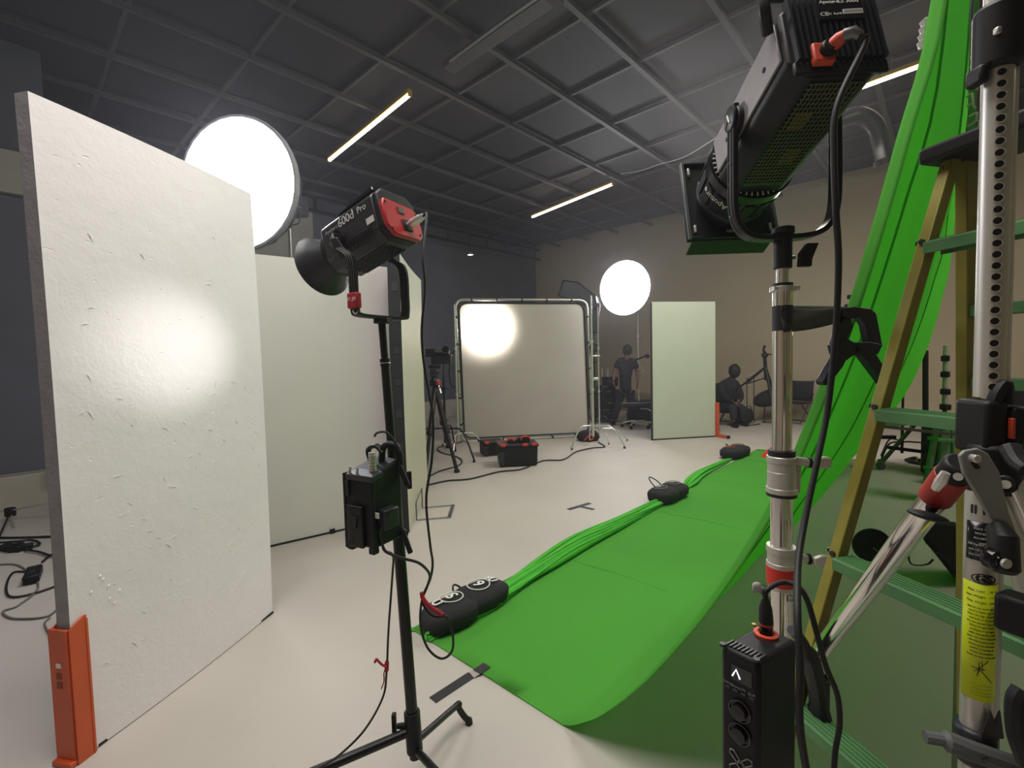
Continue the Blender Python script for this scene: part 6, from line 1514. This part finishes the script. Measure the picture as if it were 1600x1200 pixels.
for k in range(5): MB().box(FL(8+k*8, 856+random.uniform(-4, 4), .03), (.09, .05, .045), rotz(random.uniform(0, 3))).build('plug', M_BLACK, dk, bevel=.01)
lr = thing('light_stand', 'thin chrome rod stand with black hub at the far left edge', 'stand', FL(20, 806))
MB().cyl(W(20, 797, 4.6), W(88, 785, 4.6), .008, n=8).build('rod', M_CHROME, lr); MB().box(W(16, 800, 4.6), (.07, .06, .09)).build('hub', M_BLACK, lr, bevel=.01)
MB().cyl(W(14, 804, 4.6), FL(-6, 850, .01), .009, n=8).build('leg', M_BLACKM, lr); MB().cyl(W(17, 804, 4.6), FL(24, 826, .0), .009, n=8).build('leg', M_CHROME, lr)
struct(room_box('trim_4', M_BLACKPAINT, on_b(75, 760, BJ-.3).dot(DA), on_b(75, 760, BJ-.3).dot(DA)+.4, BJ-.30, BJ-.26, 0.18, on_b(80, 735, BJ-.3).z))

# lamp hidden behind the far end of the green cloth, its beam lands on the dented board
hp = W(252, 545, 2.0); n_ = V(nrm); tt = (p_near+V((0, 0, 1))-O).dot(sd)/(hp-O).normalized().dot(sd); hp = O+(hp-O).normalized()*tt
din = (hp-O).normalized(); refl = din-2*din.dot(sd)*sd
kp = hp+refl*7.6
KL = thing('led_lamp', 'lamp behind the far end of the green cloth, aimed at the dented board', 'studio lamp', kp, frame_from((hp-kp)), group='studio lamps on stands')
MB().box((0, -.17, 0), (.20, .30, .20)).build('body', M_BLACK, KL, local=True, bevel=.02)
MB().lathe([(.105, -.02), (.11, .02), (.10, .025)], AX, n=24).build('front_ring', M_BLACK, KL, local=True)
MB().lathe([(0, 0), (.095, .004)], AX, n=24).build('lens', M_SPOTL, KL, local=True)
spot('board_fill', kp+(hp-kp).normalized()*.05, hp, 110, (1, .95, .93), 40, .8, .06)  # wide second beam added to brighten the whole board
spot('board_spot', kp+(hp-kp).normalized()*.05, hp, 950, (1, .97, .94), 5.4, 1.0, .06)
cstand(V((kp.x, kp.y, 0))+(kp-hp).normalized()*.16, kp.z-.12, 'stand of the lamp hidden behind the green cloth', M_BLACKM)
print('KP', kp, hp)

cable('ceiling_wire', [W(970, 272, 6.5), W(1000, 267, 6.3), W(1030, 257, 6.1), W(1070, 245, 5.9), W(1120, 215, 5.7)], .004, 'thin pale wire sagging below the ceiling beside the big lamp', mt=M_GREYP, n=5)

# ------------------------------------------------------------------ small pieces belong to the part they sit on
def centre(o):
    vs = o.data.vertices; n = len(vs)
    return sum((vs[i].co for i in range(0, n, max(1, n//24))), V())/len(range(0, n, max(1, n//24)))
NEST = {'foot_cap': 'leg', 'leg_lock': 'leg', 'foot': 'leg', 'rubber_foot': 'rail', 'printed_letter': 'pouch', 'printed_ring': 'pouch', 'plate_screw': 'battery_plate',
        'plate_wedge': 'battery_plate', 'plate_edge': 'battery_plate', 'connector_plug': 'rear_panel', 'rear_label': 'rear_panel', 'connector_plate': 'rear_panel', 'rib': 'shell',
        'tie_wrap': 'tie', 'barrel_rib': 'zoom_barrel', 'barrel_lettering': 'zoom_barrel', 'tick_mark': 'dial_ring', 'flange_clip': 'front_flange', 'flange_rail': 'front_flange',
        'mast_hole': 'perforated_mast', 'mast_rib': 'perforated_mast', 'label_lettering': 'black_label', 'sticker_lettering': 'yellow_sticker', 'pen_mark': 'yellow_sticker',
        'column_lettering': 'lower_column', 'gs_ring': 'lower_column', 'plate_lettering': 'rating_plate', 'barcode_strip': 'rating_plate', 'barcode_lines': 'rating_plate', 'lens_ring': 'lens',
        'rivet': 'rail', 'case_latch': 'case', 'red_latch': 'body', 'shoe_sole': 'shoe', 'yoke_groove': 'yoke', 'yoke_screw': 'yoke', 'caster_fork': 'caster', 'screw_washer': 'locking_screw',
        'display_mark': 'display', 'keypad_keys': 'keypad_plate', 'keypad_red_key': 'keypad_plate', 'keypad_green_key': 'keypad_plate', 'logo_mark': 'logo_disc', 'side_lettering': 'body',
        'white_sticker': 'body', 'plug_ring': 'output_plug', 'cooling_fin': 'body', 'socket_ring': 'red_socket', 'crank_slot': 'crank_plate', 'crank_bolt': 'crank_plate', 'grip_screw': 'grip_end',
        'sleeve_screw': 'red_sleeve', 'knob_screw': 'side_knob', 'disc_hub': 'disc', 'front_lip': 'wedge_body', 'strap_lettering': 'strap_band', 'tag_print': 'paper', 'seat_piping': 'seat',
        'pouch_tag': 'pouch', 'bag_lettering': 'bag_body', 'tape_scrap': 'board_edge', 'edge_tape': 'board_edge', 'torn_chips': 'board_face', 'collar_button': 'upper_collar', 'flange_lug': 'collar_flange'}
kind_of = lambda o: o.name.split('.')[0]
for root in [o for o in list(COL.objects) if o.parent is None and o.children]:
    kids = list(root.children)
    for k in kids:
        want = NEST.get(kind_of(k))
        if not want or k.type != 'MESH' or len(k.children): continue
        c_ = centre(k); cand = [p for p in kids if p is not k and p.type == 'MESH' and kind_of(p).endswith(want) and kind_of(p) not in NEST]
        if cand:
            def dist(p):
                vs = p.data.vertices; n = len(vs); return min((vs[i].co-c_).length for i in range(0, n, max(1, n//60)))
            k.parent = min(cand, key=dist)
